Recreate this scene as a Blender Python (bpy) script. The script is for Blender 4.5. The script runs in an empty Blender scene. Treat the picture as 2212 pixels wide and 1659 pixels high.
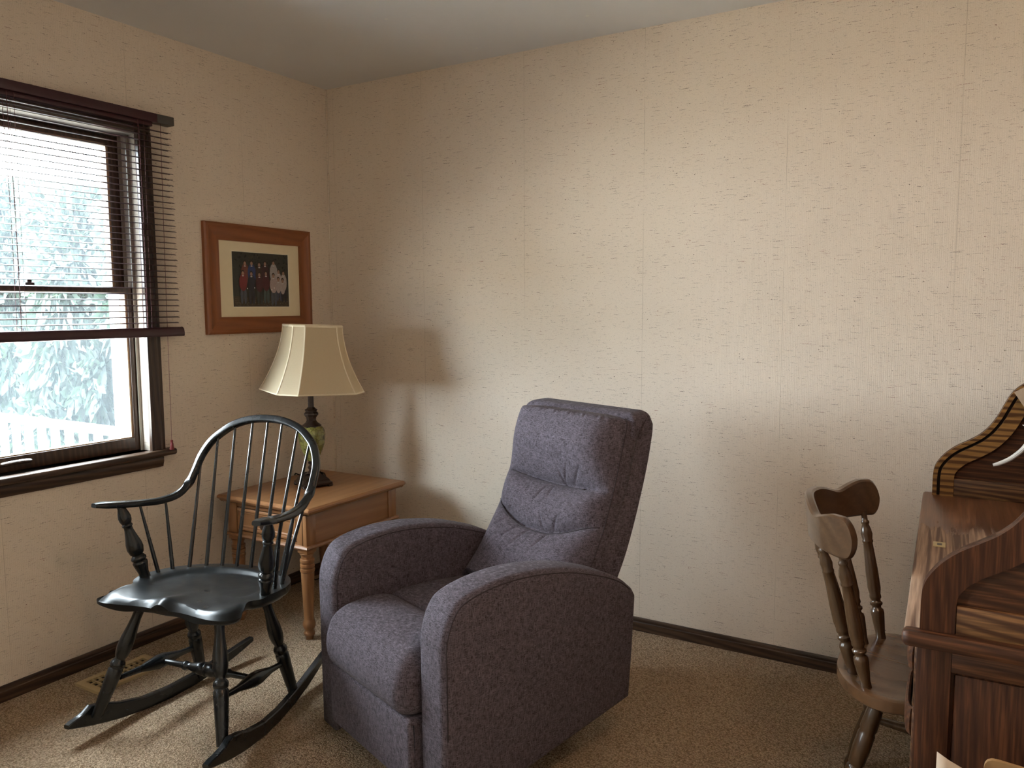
import bpy, bmesh, math, random
from mathutils import Vector, Matrix
S = bpy.context.scene
COL = S.collection
rnd = random.Random(7)
PI = math.pi

# ------------------------------------------------------------------ materials
class NT:
    def __init__(s, name):
        s.m = bpy.data.materials.new(name); s.m.use_nodes = True
        s.t = s.m.node_tree; s.t.nodes.clear()
        s.out = s.n('ShaderNodeOutputMaterial'); s.b = s.n('ShaderNodeBsdfPrincipled')
        s.l(s.b.outputs[0], s.out.inputs[0])
    def n(s, typ, **kw):
        nd = s.t.nodes.new(typ)
        for k, v in kw.items(): setattr(nd, k, v)
        return nd
    def l(s, a, b): s.t.links.new(a, b)
    def val(s, sock, v):
        if isinstance(v, bpy.types.NodeSocket): s.l(v, sock)
        else: sock.default_value = v
    def coord(s, scale=(1, 1, 1), rot=(0, 0, 0), loc=(0, 0, 0)):
        tc = s.n('ShaderNodeTexCoord'); mp = s.n('ShaderNodeMapping')
        s.l(tc.outputs['Object'], mp.inputs[0])
        mp.inputs['Scale'].default_value = scale; mp.inputs['Rotation'].default_value = rot; mp.inputs['Location'].default_value = loc
        return mp.outputs[0]
    def noise(s, vec, scale=1, detail=4, rough=.6, dist=0):
        nd = s.n('ShaderNodeTexNoise'); s.l(vec, nd.inputs['Vector'])
        for k, v in (('Scale', scale), ('Detail', detail), ('Roughness', rough), ('Distortion', dist)): nd.inputs[k].default_value = v
        return nd.outputs['Fac']
    def ramp(s, fac, stops):
        nd = s.n('ShaderNodeValToRGB'); s.l(fac, nd.inputs[0]); e = nd.color_ramp.elements
        while len(e) < len(stops): e.new(.5)
        for i, (p, c) in enumerate(stops):
            e[i].position = p; e[i].color = (c, c, c, 1) if not isinstance(c, tuple) else c + (1,)
        return nd.outputs[0]
    def mix(s, f, a, b, mode='MIX'):
        nd = s.n('ShaderNodeMix', data_type='RGBA', blend_type=mode)
        for i, v in ((0, f), (6, a), (7, b)):
            if isinstance(v, tuple) and len(v) == 3: v = v + (1,)
            s.val(nd.inputs[i], v)
        return nd.outputs[2]
    def math(s, op, a, b=0., c=None, clamp=False):
        nd = s.n('ShaderNodeMath', operation=op, use_clamp=clamp); s.val(nd.inputs[0], a); s.val(nd.inputs[1], b)
        if c is not None: s.val(nd.inputs[2], c)
        return nd.outputs[0]
    def sep(s, vec):
        nd = s.n('ShaderNodeSeparateXYZ'); s.l(vec, nd.inputs[0]); return nd.outputs
    def bump(s, h, strength=.3, dist=.002):
        nd = s.n('ShaderNodeBump'); s.l(h, nd.inputs['Height']); nd.inputs['Strength'].default_value = strength; nd.inputs['Distance'].default_value = dist
        s.l(nd.outputs[0], s.b.inputs['Normal'])
    def fin(s, col, rough=.5, spec=.5, metal=0., coat=0.):
        if isinstance(col, tuple): col = col + (1,) if len(col) == 3 else col
        s.val(s.b.inputs['Base Color'], col); s.val(s.b.inputs['Roughness'], rough)
        s.b.inputs['Specular IOR Level'].default_value = spec; s.b.inputs['Metallic'].default_value = metal
        s.b.inputs['Coat Weight'].default_value = coat; s.b.inputs['Coat Roughness'].default_value = .15
        return s.m

def plain(name, col, rough=.5, spec=.5, metal=0., var=.12, sc=30):
    t = NT(name); f = t.noise(t.coord(), sc, 3)
    c = t.mix(f, tuple(x * (1 - var) for x in col), tuple(min(1, x * (1 + var)) for x in col))
    return t.fin(c, rough, spec, metal)

def wood(name, light, dark, axis='x', sc=14, stretch=10, rough=.35, contrast=(.35, .68), fine=.35, coat=0., spec=.5, bump=.08, rot=(0, 0, 0)):
    """wood grain running along one axis of the object"""
    t = NT(name)
    s3 = [sc] * 3; s3['xyz'.index(axis)] = sc / stretch
    v = t.coord(tuple(s3), rot)
    a = t.noise(v, 1, 3, .55, 1.2)
    w = t.n('ShaderNodeTexWave', wave_type='BANDS', bands_direction='DIAGONAL'); t.l(v, w.inputs[0])
    for k, x in (('Scale', 1.1), ('Distortion', 6.), ('Detail', 2.), ('Detail Scale', .8)): w.inputs[k].default_value = x
    g = t.math('ADD', t.math('MULTIPLY', a, .55), t.math('MULTIPLY', w.outputs['Fac'], .45))
    s4 = [sc * 9] * 3; s4['xyz'.index(axis)] = sc * .35
    p = t.noise(t.coord(tuple(s4)), 1, 2, .5)
    pores = t.ramp(p, [(.42, 0.), (.62, 1.)])
    c = t.mix(t.ramp(g, [(contrast[0], 0.), (contrast[1], 1.)]), dark, light)
    c = t.mix(t.math('MULTIPLY', t.math('SUBTRACT', 1., pores), fine), c, tuple(x * .45 for x in dark))
    t.bump(pores, bump, .001)
    return t.fin(c, rough, spec, 0, coat)

def fabric(name, c0, c1, sc=1.):
    t = NT(name)
    a = t.noise(t.coord((420 * sc, 420 * sc, 45 * sc)), 1, 2, .6); b = t.noise(t.coord((60 * sc, 60 * sc, 420 * sc)), 1, 2, .6)
    h = t.noise(t.coord((60, 60, 60)), 1, 4, .7)
    m = t.math('ADD', t.math('MULTIPLY', t.math('MAXIMUM', a, b), .75), t.math('MULTIPLY', h, .22))
    c = t.mix(t.ramp(m, [(.40, 0.), (.76, 1.)]), c0, c1)
    t.bump(m, .35, .0015)
    t.b.inputs['Sheen Weight'].default_value = .03; t.b.inputs['Sheen Roughness'].default_value = .5
    return t.fin(c, .9, .2)

def wallpaper(name, axis, seam0, pitch=.54865):
    """vinyl paper: fine vertical ribs, printed horizontal slub flecks, hairline seams"""
    t = NT(name); obj = t.coord(); xyz = t.sep(obj); u = xyz['xyz'.index(axis)]; z = xyz[2]
    def stretched(su, sz, off=0.):
        cb = t.n('ShaderNodeCombineXYZ'); t.l(t.math('MULTIPLY_ADD', u, su, off), cb.inputs[0]); t.l(t.math('MULTIPLY', z, sz), cb.inputs[1]); return cb.outputs[0]
    base = t.mix(t.noise(stretched(3, 3), 1, 3), (.712, .622, .520), (.767, .681, .578))
    mott = t.noise(stretched(330, 330), 1, 2, .7)
    base = t.mix(t.ramp(mott, [(.3, 0.), (.72, 1.)]), t.mix(.30, base, (.34, .27, .19)), base)
    dash = t.noise(stretched(17, 300), 1, 1, .4); brk = t.noise(stretched(300, 320, 7), 1, 1, .5)
    d1 = t.math('MULTIPLY', t.ramp(dash, [(.685, 0.), (.715, 1.)]), t.ramp(brk, [(.42, 0.), (.54, 1.)]))
    dash2 = t.noise(stretched(40, 480, 3.7), 1, 1, .4)
    d2 = t.math('MULTIPLY', t.ramp(dash2, [(.665, 0.), (.72, .8)]), t.ramp(brk, [(.40, 0.), (.56, 1.)]))
    vo = t.n('ShaderNodeTexVoronoi'); t.l(stretched(70, 92, 1.3), vo.inputs['Vector']); vo.inputs['Scale'].default_value = 1.
    rd = t.n('ShaderNodeSeparateColor'); t.l(vo.outputs['Color'], rd.inputs[0])
    dot = t.math('MULTIPLY', t.math('LESS_THAN', vo.outputs['Distance'], t.math('MULTIPLY', rd.outputs[1], .17)), t.math('GREATER_THAN', rd.outputs[0], .84))
    vo2 = t.n('ShaderNodeTexVoronoi'); t.l(stretched(150, 190, 5.3), vo2.inputs['Vector']); vo2.inputs['Scale'].default_value = 1.
    rd2 = t.n('ShaderNodeSeparateColor'); t.l(vo2.outputs['Color'], rd2.inputs[0])
    dot2 = t.math('MULTIPLY', t.math('MULTIPLY', t.math('LESS_THAN', vo2.outputs['Distance'], .2), t.math('GREATER_THAN', rd2.outputs[1], .78)), .55)
    red = t.ramp(t.noise(stretched(7, 14, 2.2), 1, 1), [(.56, 0.), (.64, 1.)])
    ink = t.mix(red, (.075, .045, .03), (.20, .05, .035))
    f = t.math('MAXIMUM', t.math('MAXIMUM', d1, d2), t.math('MAXIMUM', dot, dot2), clamp=True)
    c = t.mix(t.math('MULTIPLY', f, .82), base, ink)
    md = t.math('ABSOLUTE', t.math('SUBTRACT', t.math('FRACT', t.math('MULTIPLY_ADD', u, 1 / pitch, .5 - seam0 / pitch)), .5))
    seam = t.math('LESS_THAN', md, .0009 / pitch)
    c = t.mix(t.math('MULTIPLY', seam, t.math('MULTIPLY', t.ramp(t.noise(stretched(2, 3.), 1, 2), [(.35, 0.), (.6, 1.)]), .42)), c, (.2, .15, .1))
    rib = t.math('SINE', t.math('MULTIPLY', u, 2 * PI / .0062))
    rib = t.math('ADD', t.math('MULTIPLY', rib, .20), t.math('ADD', t.math('MULTIPLY', t.noise(stretched(95, 5), 1, 2), 1.2), t.math('MULTIPLY', mott, .8)))
    t.bump(t.math('SUBTRACT', rib, t.math('MULTIPLY', seam, 1.5)), .32, .0016)
    return t.fin(c, .62, .35)

def carpet_mat():
    t = NT('carpet_beige'); v = t.coord()
    nd = t.n('ShaderNodeTexNoise'); t.l(v, nd.inputs['Vector']); nd.inputs['Scale'].default_value = 70; nd.inputs['Detail'].default_value = 2
    vm = t.n('ShaderNodeVectorMath', operation='MULTIPLY_ADD'); t.l(nd.outputs['Color'], vm.inputs[0]); vm.inputs[1].default_value = (.016, .016, .016); t.l(v, vm.inputs[2])
    vo = t.n('ShaderNodeTexVoronoi'); t.l(vm.outputs[0], vo.inputs['Vector']); vo.inputs['Scale'].default_value = 185
    rd = t.n('ShaderNodeSeparateColor'); t.l(vo.outputs['Color'], rd.inputs[0])
    fine = t.noise(v, 420, 2, .7); w = t.noise(v, 2.6, 2, .5)
    h = t.math('SUBTRACT', 1., vo.outputs['Distance'])
    tone = t.math('ADD', t.math('MULTIPLY', h, .62), t.math('ADD', t.math('MULTIPLY', rd.outputs[0], .20), t.math('MULTIPLY', fine, .30)))
    c = t.mix(t.ramp(tone, [(.40, 0.), (.60, .5), (.88, 1.)]), (.29, .20, .125), (.88, .69, .49))
    c = t.mix(t.math('MULTIPLY', w, .30), c, (.60, .45, .30))
    t.bump(t.math('ADD', h, t.math('MULTIPLY', fine, .5)), 1., .010)
    return t.fin(c, .98, .05)

M = {}
M['paper_left'] = wallpaper('wallpaper_left', 'y', -1.0902)
M['paper_back'] = wallpaper('wallpaper_back', 'x', .5898)
t = NT('ceiling_paint'); v = t.coord()
f = t.noise(v, 4, 3); sp = t.n('ShaderNodeTexVoronoi'); t.l(v, sp.inputs[0]); sp.inputs['Scale'].default_value = 9
sr = t.n('ShaderNodeSeparateColor'); t.l(sp.outputs['Color'], sr.inputs[0])
spk = t.math('MULTIPLY', t.math('LESS_THAN', sp.outputs['Distance'], .07), t.math('GREATER_THAN', sr.outputs[0], .68))
c = t.mix(f, (.66, .655, .65), (.71, .705, .70)); c = t.mix(spk, c, t.mix(t.math('GREATER_THAN', sr.outputs[1], .5), (.08, .07, .06), (.75, .75, .70)))
t.bump(t.noise(v, 160, 2), .12, .002); M['ceiling'] = t.fin(c, .8, .3)
M['carpet'] = carpet_mat()
M['trim'] = wood('dark_stained_trim', (.080, .045, .026), (.035, .018, .010), 'y', 22, 14, .38)
M['trimx'] = wood('dark_stained_trim_x', (.080, .045, .026), (.035, .018, .010), 'x', 22, 14, .38)
M['trimz'] = wood('dark_stained_trim_z', (.072, .040, .024), (.032, .017, .010), 'z', 22, 14, .38)
M['sash'] = wood('brown_sash', (.075, .042, .026), (.04, .022, .013), 'z', 25, 10, .4)
M['liner'] = plain('vinyl_jamb_liner', (.20, .175, .145), .5)
M['tan'] = plain('tan_glazing_bead', (.36, .25, .15), .5)
M['white_ext'] = plain('white_exterior_paint', (.80, .84, .84), .6, var=.05)
M['blind'] = plain('burgundy_blind', (.040, .012, .017), .33, var=.1)
M['blind_end'] = plain('grey_end_cap', (.055, .05, .045), .45)
M['cord'] = plain('burgundy_cord', (.13, .05, .06), .7)
M['tassel'] = plain('red_tassel', (.16, .012, .015), .5)
M['frame'] = wood('cherry_frame', (.27, .090, .028), (.20, .063, .021), 'y', 16, 12, .35, (.1, .9), .1)
M['framez'] = wood('cherry_frame_upright', (.27, .090, .028), (.20, .063, .021), 'z', 16, 12, .35, (.1, .9), .1)
M['mat'] = plain('cream_mat', (.72, .63, .44), .8, var=.04)
M['matbevel'] = plain('cream_mat_core', (.78, .74, .58), .8, var=.03)
M['table'] = wood('honey_maple', (.30, .142, .058), (.235, .105, .041), 'y', 12, 12, .33, (.2, .85), .12, coat=.25)
M['tablex'] = wood('honey_maple_x', (.30, .142, .058), (.235, .105, .041), 'x', 12, 12, .33, (.2, .85), .12, coat=.25)
M['tablez'] = wood('honey_maple_leg', (.30, .142, .058), (.225, .100, .039), 'z', 14, 10, .3, (.2, .85), .12, coat=.3)
M['dark'] = plain('dark_parts_and_shade', (.012, .009, .008), .9)  # real dark parts, and shade painted into the desk groove and floor vent
t = NT('black_painted_wood'); v = t.coord((1, 1, 1))
wr = t.ramp(t.noise(v, 7, 5, .65), [(.55, 0.), (.78, 1.)])
t.bump(t.noise(t.coord((60, 6, 60)), 1, 2), .04, .002)
M['black'] = t.fin(t.mix(t.math('MULTIPLY', wr, .5), (.006, .0075, .0085), (.016, .016, .016)), t.ramp(t.noise(v, 14, 3), [(.3, .20), (.7, .30)]), .5)
t = NT('black_painted_seat'); v = t.coord()
wr = t.ramp(t.noise(v, 6, 5, .6), [(.45, 0.), (.8, 1.)]); scr = t.ramp(t.noise(t.coord((14, 70, 30), (0, 0, .6)), 1, 3, .6, 1.5), [(.735, 0.), (.75, 1.)])
c = t.mix(t.math('MULTIPLY', wr, .6), (.007, .0085, .009), (.018, .0165, .015)); c = t.mix(t.math('MULTIPLY', scr, .45), c, (.30, .29, .26))
M['blackseat'] = t.fin(c, t.ramp(t.noise(v, 10, 4), [(.3, .27), (.7, .42)]), .3)
M['fabric'] = fabric('heathered_plum_fabric', (.022, .0148, .018), (.220, .190, .232), 1.4)
M['seam'] = plain('plum_seam_crease_shade', (.035, .026, .032), .9)  # real seams, plus the shadow line painted in the upper cushion fold
M['desk'] = wood('dark_oak_x', (.100, .037, .0135), (.043, .0155, .0068), 'x', 26, 10, .46, (.3, .72), .6, spec=.28)
M['deskz'] = wood('dark_oak_z', (.088, .031, .0115), (.043, .0145, .0062), 'z', 30, 12, .5, (.25, .8), .6, spec=.22)
M['deskr'] = wood('oak_rail', (.165, .078, .028), (.055, .021, .008), 'x', 30, 9, .42, (.3, .62), .5, spec=.35)
M['desklit'] = wood('warm_lit_oak', (.30, .150, .042), (.095, .038, .012), 'x', 20, 7, .42, (.30, .55), .3, spec=.3, rot=(0, math.radians(40), 0))  # brighter copy of the desk oak; warm light on the far stile put into colour
M['desky'] = wood('dark_oak_y', (.13, .055, .022), (.055, .021, .009), 'y', 26, 9, .4, (.3, .7), .5)
t = NT('worn_oak_top'); v = t.coord((16, 1.6, 16)); g = t.noise(v, 1, 3, .55, 1.3)
pr = t.ramp(t.noise(t.coord((150, 5, 150)), 1, 2), [(.42, 0.), (.62, 1.)])
fin = t.mix(t.ramp(g, [(.35, 0.), (.7, 1.)]), (.10, .036, .015), (.20, .082, .034))
gl_ = t.noise(t.coord((75, 2.2, 75)), 1, 2, .5, .4)
bare = t.mix(t.ramp(gl_, [(.43, 0.), (.53, 1.)]), (.115, .058, .034), (.36, .235, .155))
xyz = t.sep(t.coord()); edge = t.math('ADD', t.math('MULTIPLY', xyz[1], -3.2), t.math('MULTIPLY', t.noise(t.coord((30, 5, 30)), 1, 4, .7), 2.0))
msk = t.ramp(t.math('ADD', edge, 2.0), [(.42, 0.), (.52, 1.)])
c = t.mix(msk, fin, bare); c = t.mix(t.math('MULTIPLY', t.math('SUBTRACT', 1., pr), .45), c, (.06, .025, .012))
t.bump(pr, .15, .001); M['desktop'] = t.fin(c, t.ramp(msk, [(0., .32), (1., .6)]), .4)
M['brass'] = plain('aged_brass', (.55, .47, .26), .5, metal=.45)
M['chair'] = wood('walnut_chair', (.098, .054, .026), (.064, .034, .016), 'z', 14, 7, .26, (.1, .95), .25, coat=.35)
M['chairx'] = wood('walnut_seat', (.150, .076, .034), (.098, .049, .023), 'x', 7, 8, .24, (.15, .9), .2, coat=.4)
M['chairy'] = wood('walnut_crest', (.110, .060, .030), (.070, .037, .018), 'y', 12, 9, .28, (.1, .95), .25, coat=.35)
M['shade'] = None
t = NT('cream_shade_linen'); v = t.coord((260, 260, 260)); w = t.noise(v, 1, 2)
col = t.mix(w, (.60, .50, .34), (.68, .58, .41)); t.fin(col, .85, .2)
tr = t.n('ShaderNodeBsdfTranslucent'); tr.inputs[0].default_value = (.75, .62, .40, 1); mx = t.n('ShaderNodeMixShader'); mx.inputs[0].default_value = .28
t.l(t.b.outputs[0], mx.inputs[1]); t.l(tr.outputs[0], mx.inputs[2]); t.l(mx.outputs[0], t.out.inputs[0]); M['shade'] = t.m
M['shadetrim'] = plain('cream_shade_trim', (.74, .65, .48), .8, var=.05)
t = NT('green_mosaic'); v = t.coord()
vo = t.n('ShaderNodeTexVoronoi', feature='DISTANCE_TO_EDGE'); t.l(t.coord((1, 1, .8)), vo.inputs[0]); vo.inputs['Scale'].default_value = 52
vc = t.n('ShaderNodeTexVoronoi'); t.l(t.coord((1, 1, .8)), vc.inputs[0]); vc.inputs['Scale'].default_value = 52
sp = t.ramp(t.noise(v, 32, 2), [(.60, 0.), (.68, 1.)])
c = t.mix(vc.outputs['Color'], (.13, .14, .028), (.235, .225, .07)); c = t.mix(t.math('MULTIPLY', sp, .8), c, (.055, .045, .015))
c = t.mix(t.math('LESS_THAN', vo.outputs['Distance'], .035), c, (.09, .07, .02)); M['urn'] = t.fin(c, .22, .5, 0, .4)
M['bronze'] = plain('dark_bronze', (.030, .018, .013), .3, .5, .3, var=.3, sc=50)
M['register'] = plain('beige_register', (.50, .38, .20), .45)
M['white_item'] = plain('white_weathered', (.74, .72, .67), .6, var=.15, sc=90)
M['kraft'] = plain('kraft_paper', (.42, .31, .21), .8, var=.06)
M['cream_paper'] = plain('cream_sheet', (.42, .33, .245), .8, var=.04)
M['cork'] = plain('tan_board', (.27, .15, .055), .75, var=.15, sc=120)
M['steel'] = plain('grey_steel', (.16, .18, .21), .35, metal=.6)
M['carton'] = plain('brown_cardboard', (.30, .19, .10), .85, var=.08)
M['deckpaint'] = plain('white_deck_paint', (.78, .76, .72), .6, var=.08)
M['deckboards'] = wood('deck_boards', (.50, .48, .45), (.40, .38, .36), 'y', 8, 10, .8)
M['lawn'] = plain('lawn_grass', (.13, .125, .10), .95, var=.4, sc=6)
M['bark'] = plain('bark', (.10, .07, .05), .9, var=.4)
t = NT('leaf_green'); oi = t.n('ShaderNodeObjectInfo'); g = t.noise(t.coord(), 9, 3)
c = t.mix(g, (.0045, .0115, .0115), (.0145, .027, .022)); t.fin(c, .5, .4)
tr = t.n('ShaderNodeBsdfTranslucent'); tr.inputs[0].default_value = (.04, .07, .04, 1); mx = t.n('ShaderNodeMixShader'); mx.inputs[0].default_value = .3
t.l(t.b.outputs[0], mx.inputs[1]); t.l(tr.outputs[0], mx.inputs[2]); t.l(mx.outputs[0], t.out.inputs[0]); M['leaf'] = t.m
# dusty window glass: mostly clear, fresnel gloss, a thin film of dust
t = NT('dusty_glass'); t.t.nodes.remove(t.b)
tp = t.n('ShaderNodeBsdfTransparent'); tp.inputs[0].default_value = (.95, .98, .98, 1)
gl = t.n('ShaderNodeBsdfGlossy'); gl.inputs['Roughness'].default_value = .02
fr = t.n('ShaderNodeFresnel'); fr.inputs[0].default_value = 1.45
tl = t.n('ShaderNodeBsdfTranslucent'); tl.inputs[0].default_value = (.80, .93, 1., 1)
m1 = t.n('ShaderNodeMixShader'); t.l(fr.outputs[0], m1.inputs[0]); t.l(tp.outputs[0], m1.inputs[1]); t.l(gl.outputs[0], m1.inputs[2])
m2 = t.n('ShaderNodeMixShader'); m2.inputs[0].default_value = .025; t.l(m1.outputs[0], m2.inputs[1]); t.l(tl.outputs[0], m2.inputs[2])
t.l(m2.outputs[0], t.out.inputs[0]); M['glass'] = t.m

# ------------------------------------------------------------------ mesh helpers
def catmull(pts, n=8):
    P = [Vector(p) for p in pts]; out = []
    for i in range(len(P) - 1):
        a = P[i - 1] if i else P[0] * 2 - P[1]; b, c = P[i], P[i + 1]; d = P[i + 2] if i + 2 < len(P) else P[-1] * 2 - P[-2]
        for k in range(n):
            u = k / n
            out.append(.5 * (2 * b + (c - a) * u + (2 * a - 5 * b + 4 * c - d) * u * u + (3 * b - a - 3 * c + d) * u ** 3))
    out.append(P[-1]); return out
def smooth2(pts, n=6): return [(p[0], p[1]) for p in catmull([(a, b, 0) for a, b in pts], n)]
def round_corners(pts, r, n=5):
    out = []; N = len(pts); rs = r if isinstance(r, (list, tuple)) else [r] * N
    for i in range(N):
        p, a, b = Vector(pts[i]), Vector(pts[i - 1]), Vector(pts[(i + 1) % N]); q = rs[i]
        if q <= 0: out.append(tuple(p)); continue
        d1 = (a - p); d2 = (b - p); q1 = min(q, d1.length * .45); q2 = min(q, d2.length * .45)
        s, e = p + d1.normalized() * q1, p + d2.normalized() * q2
        for k in range(n + 1):
            u = k / n; out.append(tuple(s * (1 - u) ** 2 + p * 2 * u * (1 - u) + e * u * u))
    return out
def inset_poly(poly, d):
    N = len(poly); A = sum(poly[i - 1][0] * poly[i][1] - poly[i][0] * poly[i - 1][1] for i in range(N)); sg = 1 if A > 0 else -1
    out = []
    for i in range(N):
        p, a, b = Vector(poly[i]), Vector(poly[i - 1]), Vector(poly[(i + 1) % N])
        e1 = (p - a); e2 = (b - p)
        if e1.length < 1e-9: e1 = e2
        if e2.length < 1e-9: e2 = e1
        n1 = Vector((-e1.y, e1.x)).normalized() * sg; n2 = Vector((-e2.y, e2.x)).normalized() * sg
        n = n1 + n2
        n = n1 if n.length < 1e-6 else n / max(.5, n.length_squared / 2)
        out.append(tuple(p + n * d))
    return out

class MB:
    def __init__(s): s.v = []; s.f = []; s.mi = []
    def add(s, v, f, mi=0):
        o = len(s.v); s.v += [tuple(x) for x in v]; s.f += [tuple(i + o for i in q) for q in f]; s.mi += [mi] * len(f); return s
    def box(s, x0, x1, y0, y1, z0, z1, bev=0., seg=2, mi=0, mat=None):
        bm = bmesh.new(); bmesh.ops.create_cube(bm, size=1)
        for v in bm.verts: v.co = Vector(((x0 + x1) / 2 + v.co.x * (x1 - x0), (y0 + y1) / 2 + v.co.y * (y1 - y0), (z0 + z1) / 2 + v.co.z * (z1 - z0)))
        if bev > 0: bmesh.ops.bevel(bm, geom=bm.edges[:], offset=bev, segments=seg, profile=.5, affect='EDGES')
        bm.verts.index_update(); vs = [v.co.copy() for v in bm.verts]
        if mat: vs = [mat @ v for v in vs]
        s.add(vs, [[v.index for v in f.verts] for f in bm.faces], mi); bm.free(); return s
    def rings(s, rings, close=True, caps=True, mi=0):
        n = len(rings[0]); v = [p for r in rings for p in r]; f = []
        for i in range(len(rings) - 1):
            for j in range(n if close else n - 1):
                k = (j + 1) % n; f.append((i * n + j, i * n + k, (i + 1) * n + k, (i + 1) * n + j))
        if caps and close:
            f.append(tuple(range(n - 1, -1, -1))); o = (len(rings) - 1) * n; f.append(tuple(o + j for j in range(n)))
        return s.add(v, f, mi)
    def lathe(s, p0, p1, prof, seg=20, mi=0, sq=None, rot=0.):
        """prof: (fraction along p0->p1, radius); sq = number of flat sides instead of a circle"""
        p0, p1 = Vector(p0), Vector(p1); ax = (p1 - p0).normalized(); h = Vector((1, 0, 0)) if abs(ax.x) < .8 else Vector((0, 1, 0))
        a = (h - ax * h.dot(ax)).normalized(); b = ax.cross(a); n = sq or seg
        R = [[p0.lerp(p1, u) + (a * math.cos(rot + 2 * PI * k / n) + b * math.sin(rot + 2 * PI * k / n)) * r for k in range(n)] for u, r in prof]
        return s.rings(R, mi=mi)
    def tube(s, pts, ra, rb=None, hints=None, seg=10, n=6, power=2., mi=0, raw=False):
        """swept section: ra = half size sideways, rb = half size along the hint; per point lists or numbers"""
        N = len(pts); ra = ra if isinstance(ra, (list, tuple)) else [ra] * N; rb = ra if rb is None else (rb if isinstance(rb, (list, tuple)) else [rb] * N)
        hints = hints or [(0, 0, 1)] * N
        if isinstance(hints[0], (int, float)): hints = [hints] * N
        if raw: P, A, H = [Vector(p) for p in pts], [(x, y) for x, y in zip(ra, rb)], [Vector(h) for h in hints]
        else:
            P = catmull(pts, n); A = []; H = []
            for i in range(len(P)):
                q = i / n; k = min(int(q), N - 2); u = q - k
                A.append((ra[k] * (1 - u) + ra[k + 1] * u, rb[k] * (1 - u) + rb[k + 1] * u)); H.append(Vector(hints[k]).lerp(Vector(hints[k + 1]), u))
        R = []
        for i, p in enumerate(P):
            T = (P[min(i + 1, len(P) - 1)] - P[max(i - 1, 0)]).normalized(); side = T.cross(H[i])
            if side.length < 1e-4: side = T.cross(Vector((.3, .9, .1)))
            side.normalize(); up = side.cross(T); ring = []
            for k in range(seg):
                th = 2 * PI * (k + .5) / seg; cx, cy = math.cos(th), math.sin(th)
                q = 1. if power == 2 else (abs(cx) ** power + abs(cy) ** power) ** (-1 / power)
                ring.append(p + side * (cx * q * A[i][0]) + up * (cy * q * A[i][1]))
            R.append(ring)
        return s.rings(R, mi=mi)
    def pillow(s, poly, s0, s1, r, place, nr=5, mi=0):
        """polygon (a,b) swept from s0 to s1 with rounded rims; place(a,b,s)->xyz"""
        L = []
        for k in range(nr + 1):
            th = PI / 2 * k / nr; L.append((s0 + r * (1 - math.sin(th)), r * (1 - math.cos(th))))
        L = [(s0 + r * (1 - math.sin(PI / 2 * k / nr)), r * (1 - math.cos(PI / 2 * (k) / nr))) for k in range(nr, -1, -1)]
        L = [(s0 + r * (1 - math.cos(PI / 2 * k / nr)), r * (1 - math.sin(PI / 2 * k / nr))) for k in range(nr + 1)]
        L2 = [(s1 - (a - s0), d) for a, d in reversed(L)]
        return s.rings([[place(a, b, q) for a, b in inset_poly(poly, d)] for q, d in L + L2], mi=mi)
    def grid(s, nu, nv, fn, mi=0, flip=False):
        v = [fn(i / nu, j / nv) for j in range(nv + 1) for i in range(nu + 1)]; w = nu + 1
        f = [(j * w + i, j * w + i + 1, (j + 1) * w + i + 1, (j + 1) * w + i) for j in range(nv) for i in range(nu)]
        return s.add(v, [q[::-1] for q in f] if flip else f, mi)
    def build(s, name, mat, parent=None, sharp=35, sub=0):
        me = bpy.data.meshes.new(name); me.from_pydata(s.v, [], s.f)
        for m in (mat if isinstance(mat, (list, tuple)) else [mat]): me.materials.append(m)
        bm = bmesh.new(); bm.from_mesh(me); bmesh.ops.recalc_face_normals(bm, faces=bm.faces[:])
        bm.to_mesh(me); bm.free()
        for p, k in zip(me.polygons, s.mi): p.use_smooth = True; p.material_index = k
        if sharp: me.set_sharp_from_angle(angle=math.radians(sharp))
        me.update(); o = bpy.data.objects.new(name, me); COL.objects.link(o)
        if parent is not None: o.parent = parent
        if sub:
            md = o.modifiers.new('sub', 'SUBSURF'); md.levels = md.render_levels = sub
        return o

def tag(o, label=None, cat=None, group=None, kind=None):
    if label: o['label'] = label
    if cat: o['category'] = cat
    if group: o['group'] = group
    if kind: o['kind'] = kind
    return o
def thing(name, label, cat, loc=(0, 0, 0), rz=0., group=None):
    o = bpy.data.objects.new(name, None); COL.objects.link(o); o.location = loc; o.rotation_euler = (0, 0, rz); o.empty_display_size = .1
    return tag(o, label, cat, group)
def struct(name, mb, mat, parent=None, sharp=35):
    o = mb.build(name, mat, parent, sharp); o['kind'] = 'structure'; return o

# ------------------------------------------------------------------ room
H = 2.44; RX = 3.55; RY = -4.3
WY0, WY1, WZ0, WZ1 = -2.056, -1.064, .785, 2.045          # window opening in the left wall
DY0, DY1, DZ0, DZ1 = -4.0, -3.25, .785, 2.045               # second opening, behind and left of the camera
def wall_x(name, x0, x1, holes, mat):
    mb = MB(); ys = sorted({RY - .16, .16} | {h[0] for h in holes} | {h[1] for h in holes})
    for a, b in zip(ys, ys[1:]):
        h = [q for q in holes if q[0] <= a and b <= q[1]]
        if h: mb.box(x0, x1, a, b, -.02, h[0][2]); mb.box(x0, x1, a, b, h[0][3], H + .02)
        else: mb.box(x0, x1, a, b, -.02, H + .02)
    return struct(name, mb, mat)
wall_x('wall_left', -.16, 0, [(WY0, WY1, WZ0, WZ1), (DY0, DY1, DZ0, DZ1)], M['paper_left'])
struct('wall_back', MB().box(0, RX + .16, 0, .16, -.02, H + .02), M['paper_back'])
wall_x('wall_right', RX, RX + .16, [], M['paper_left'])
struct('wall_front', MB().box(0, RX, RY - .16, RY, -.02, H + .02), M['paper_back'])
struct('floor', MB().box(0, RX, RY, 0, -.03, 0), M['carpet'])
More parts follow.
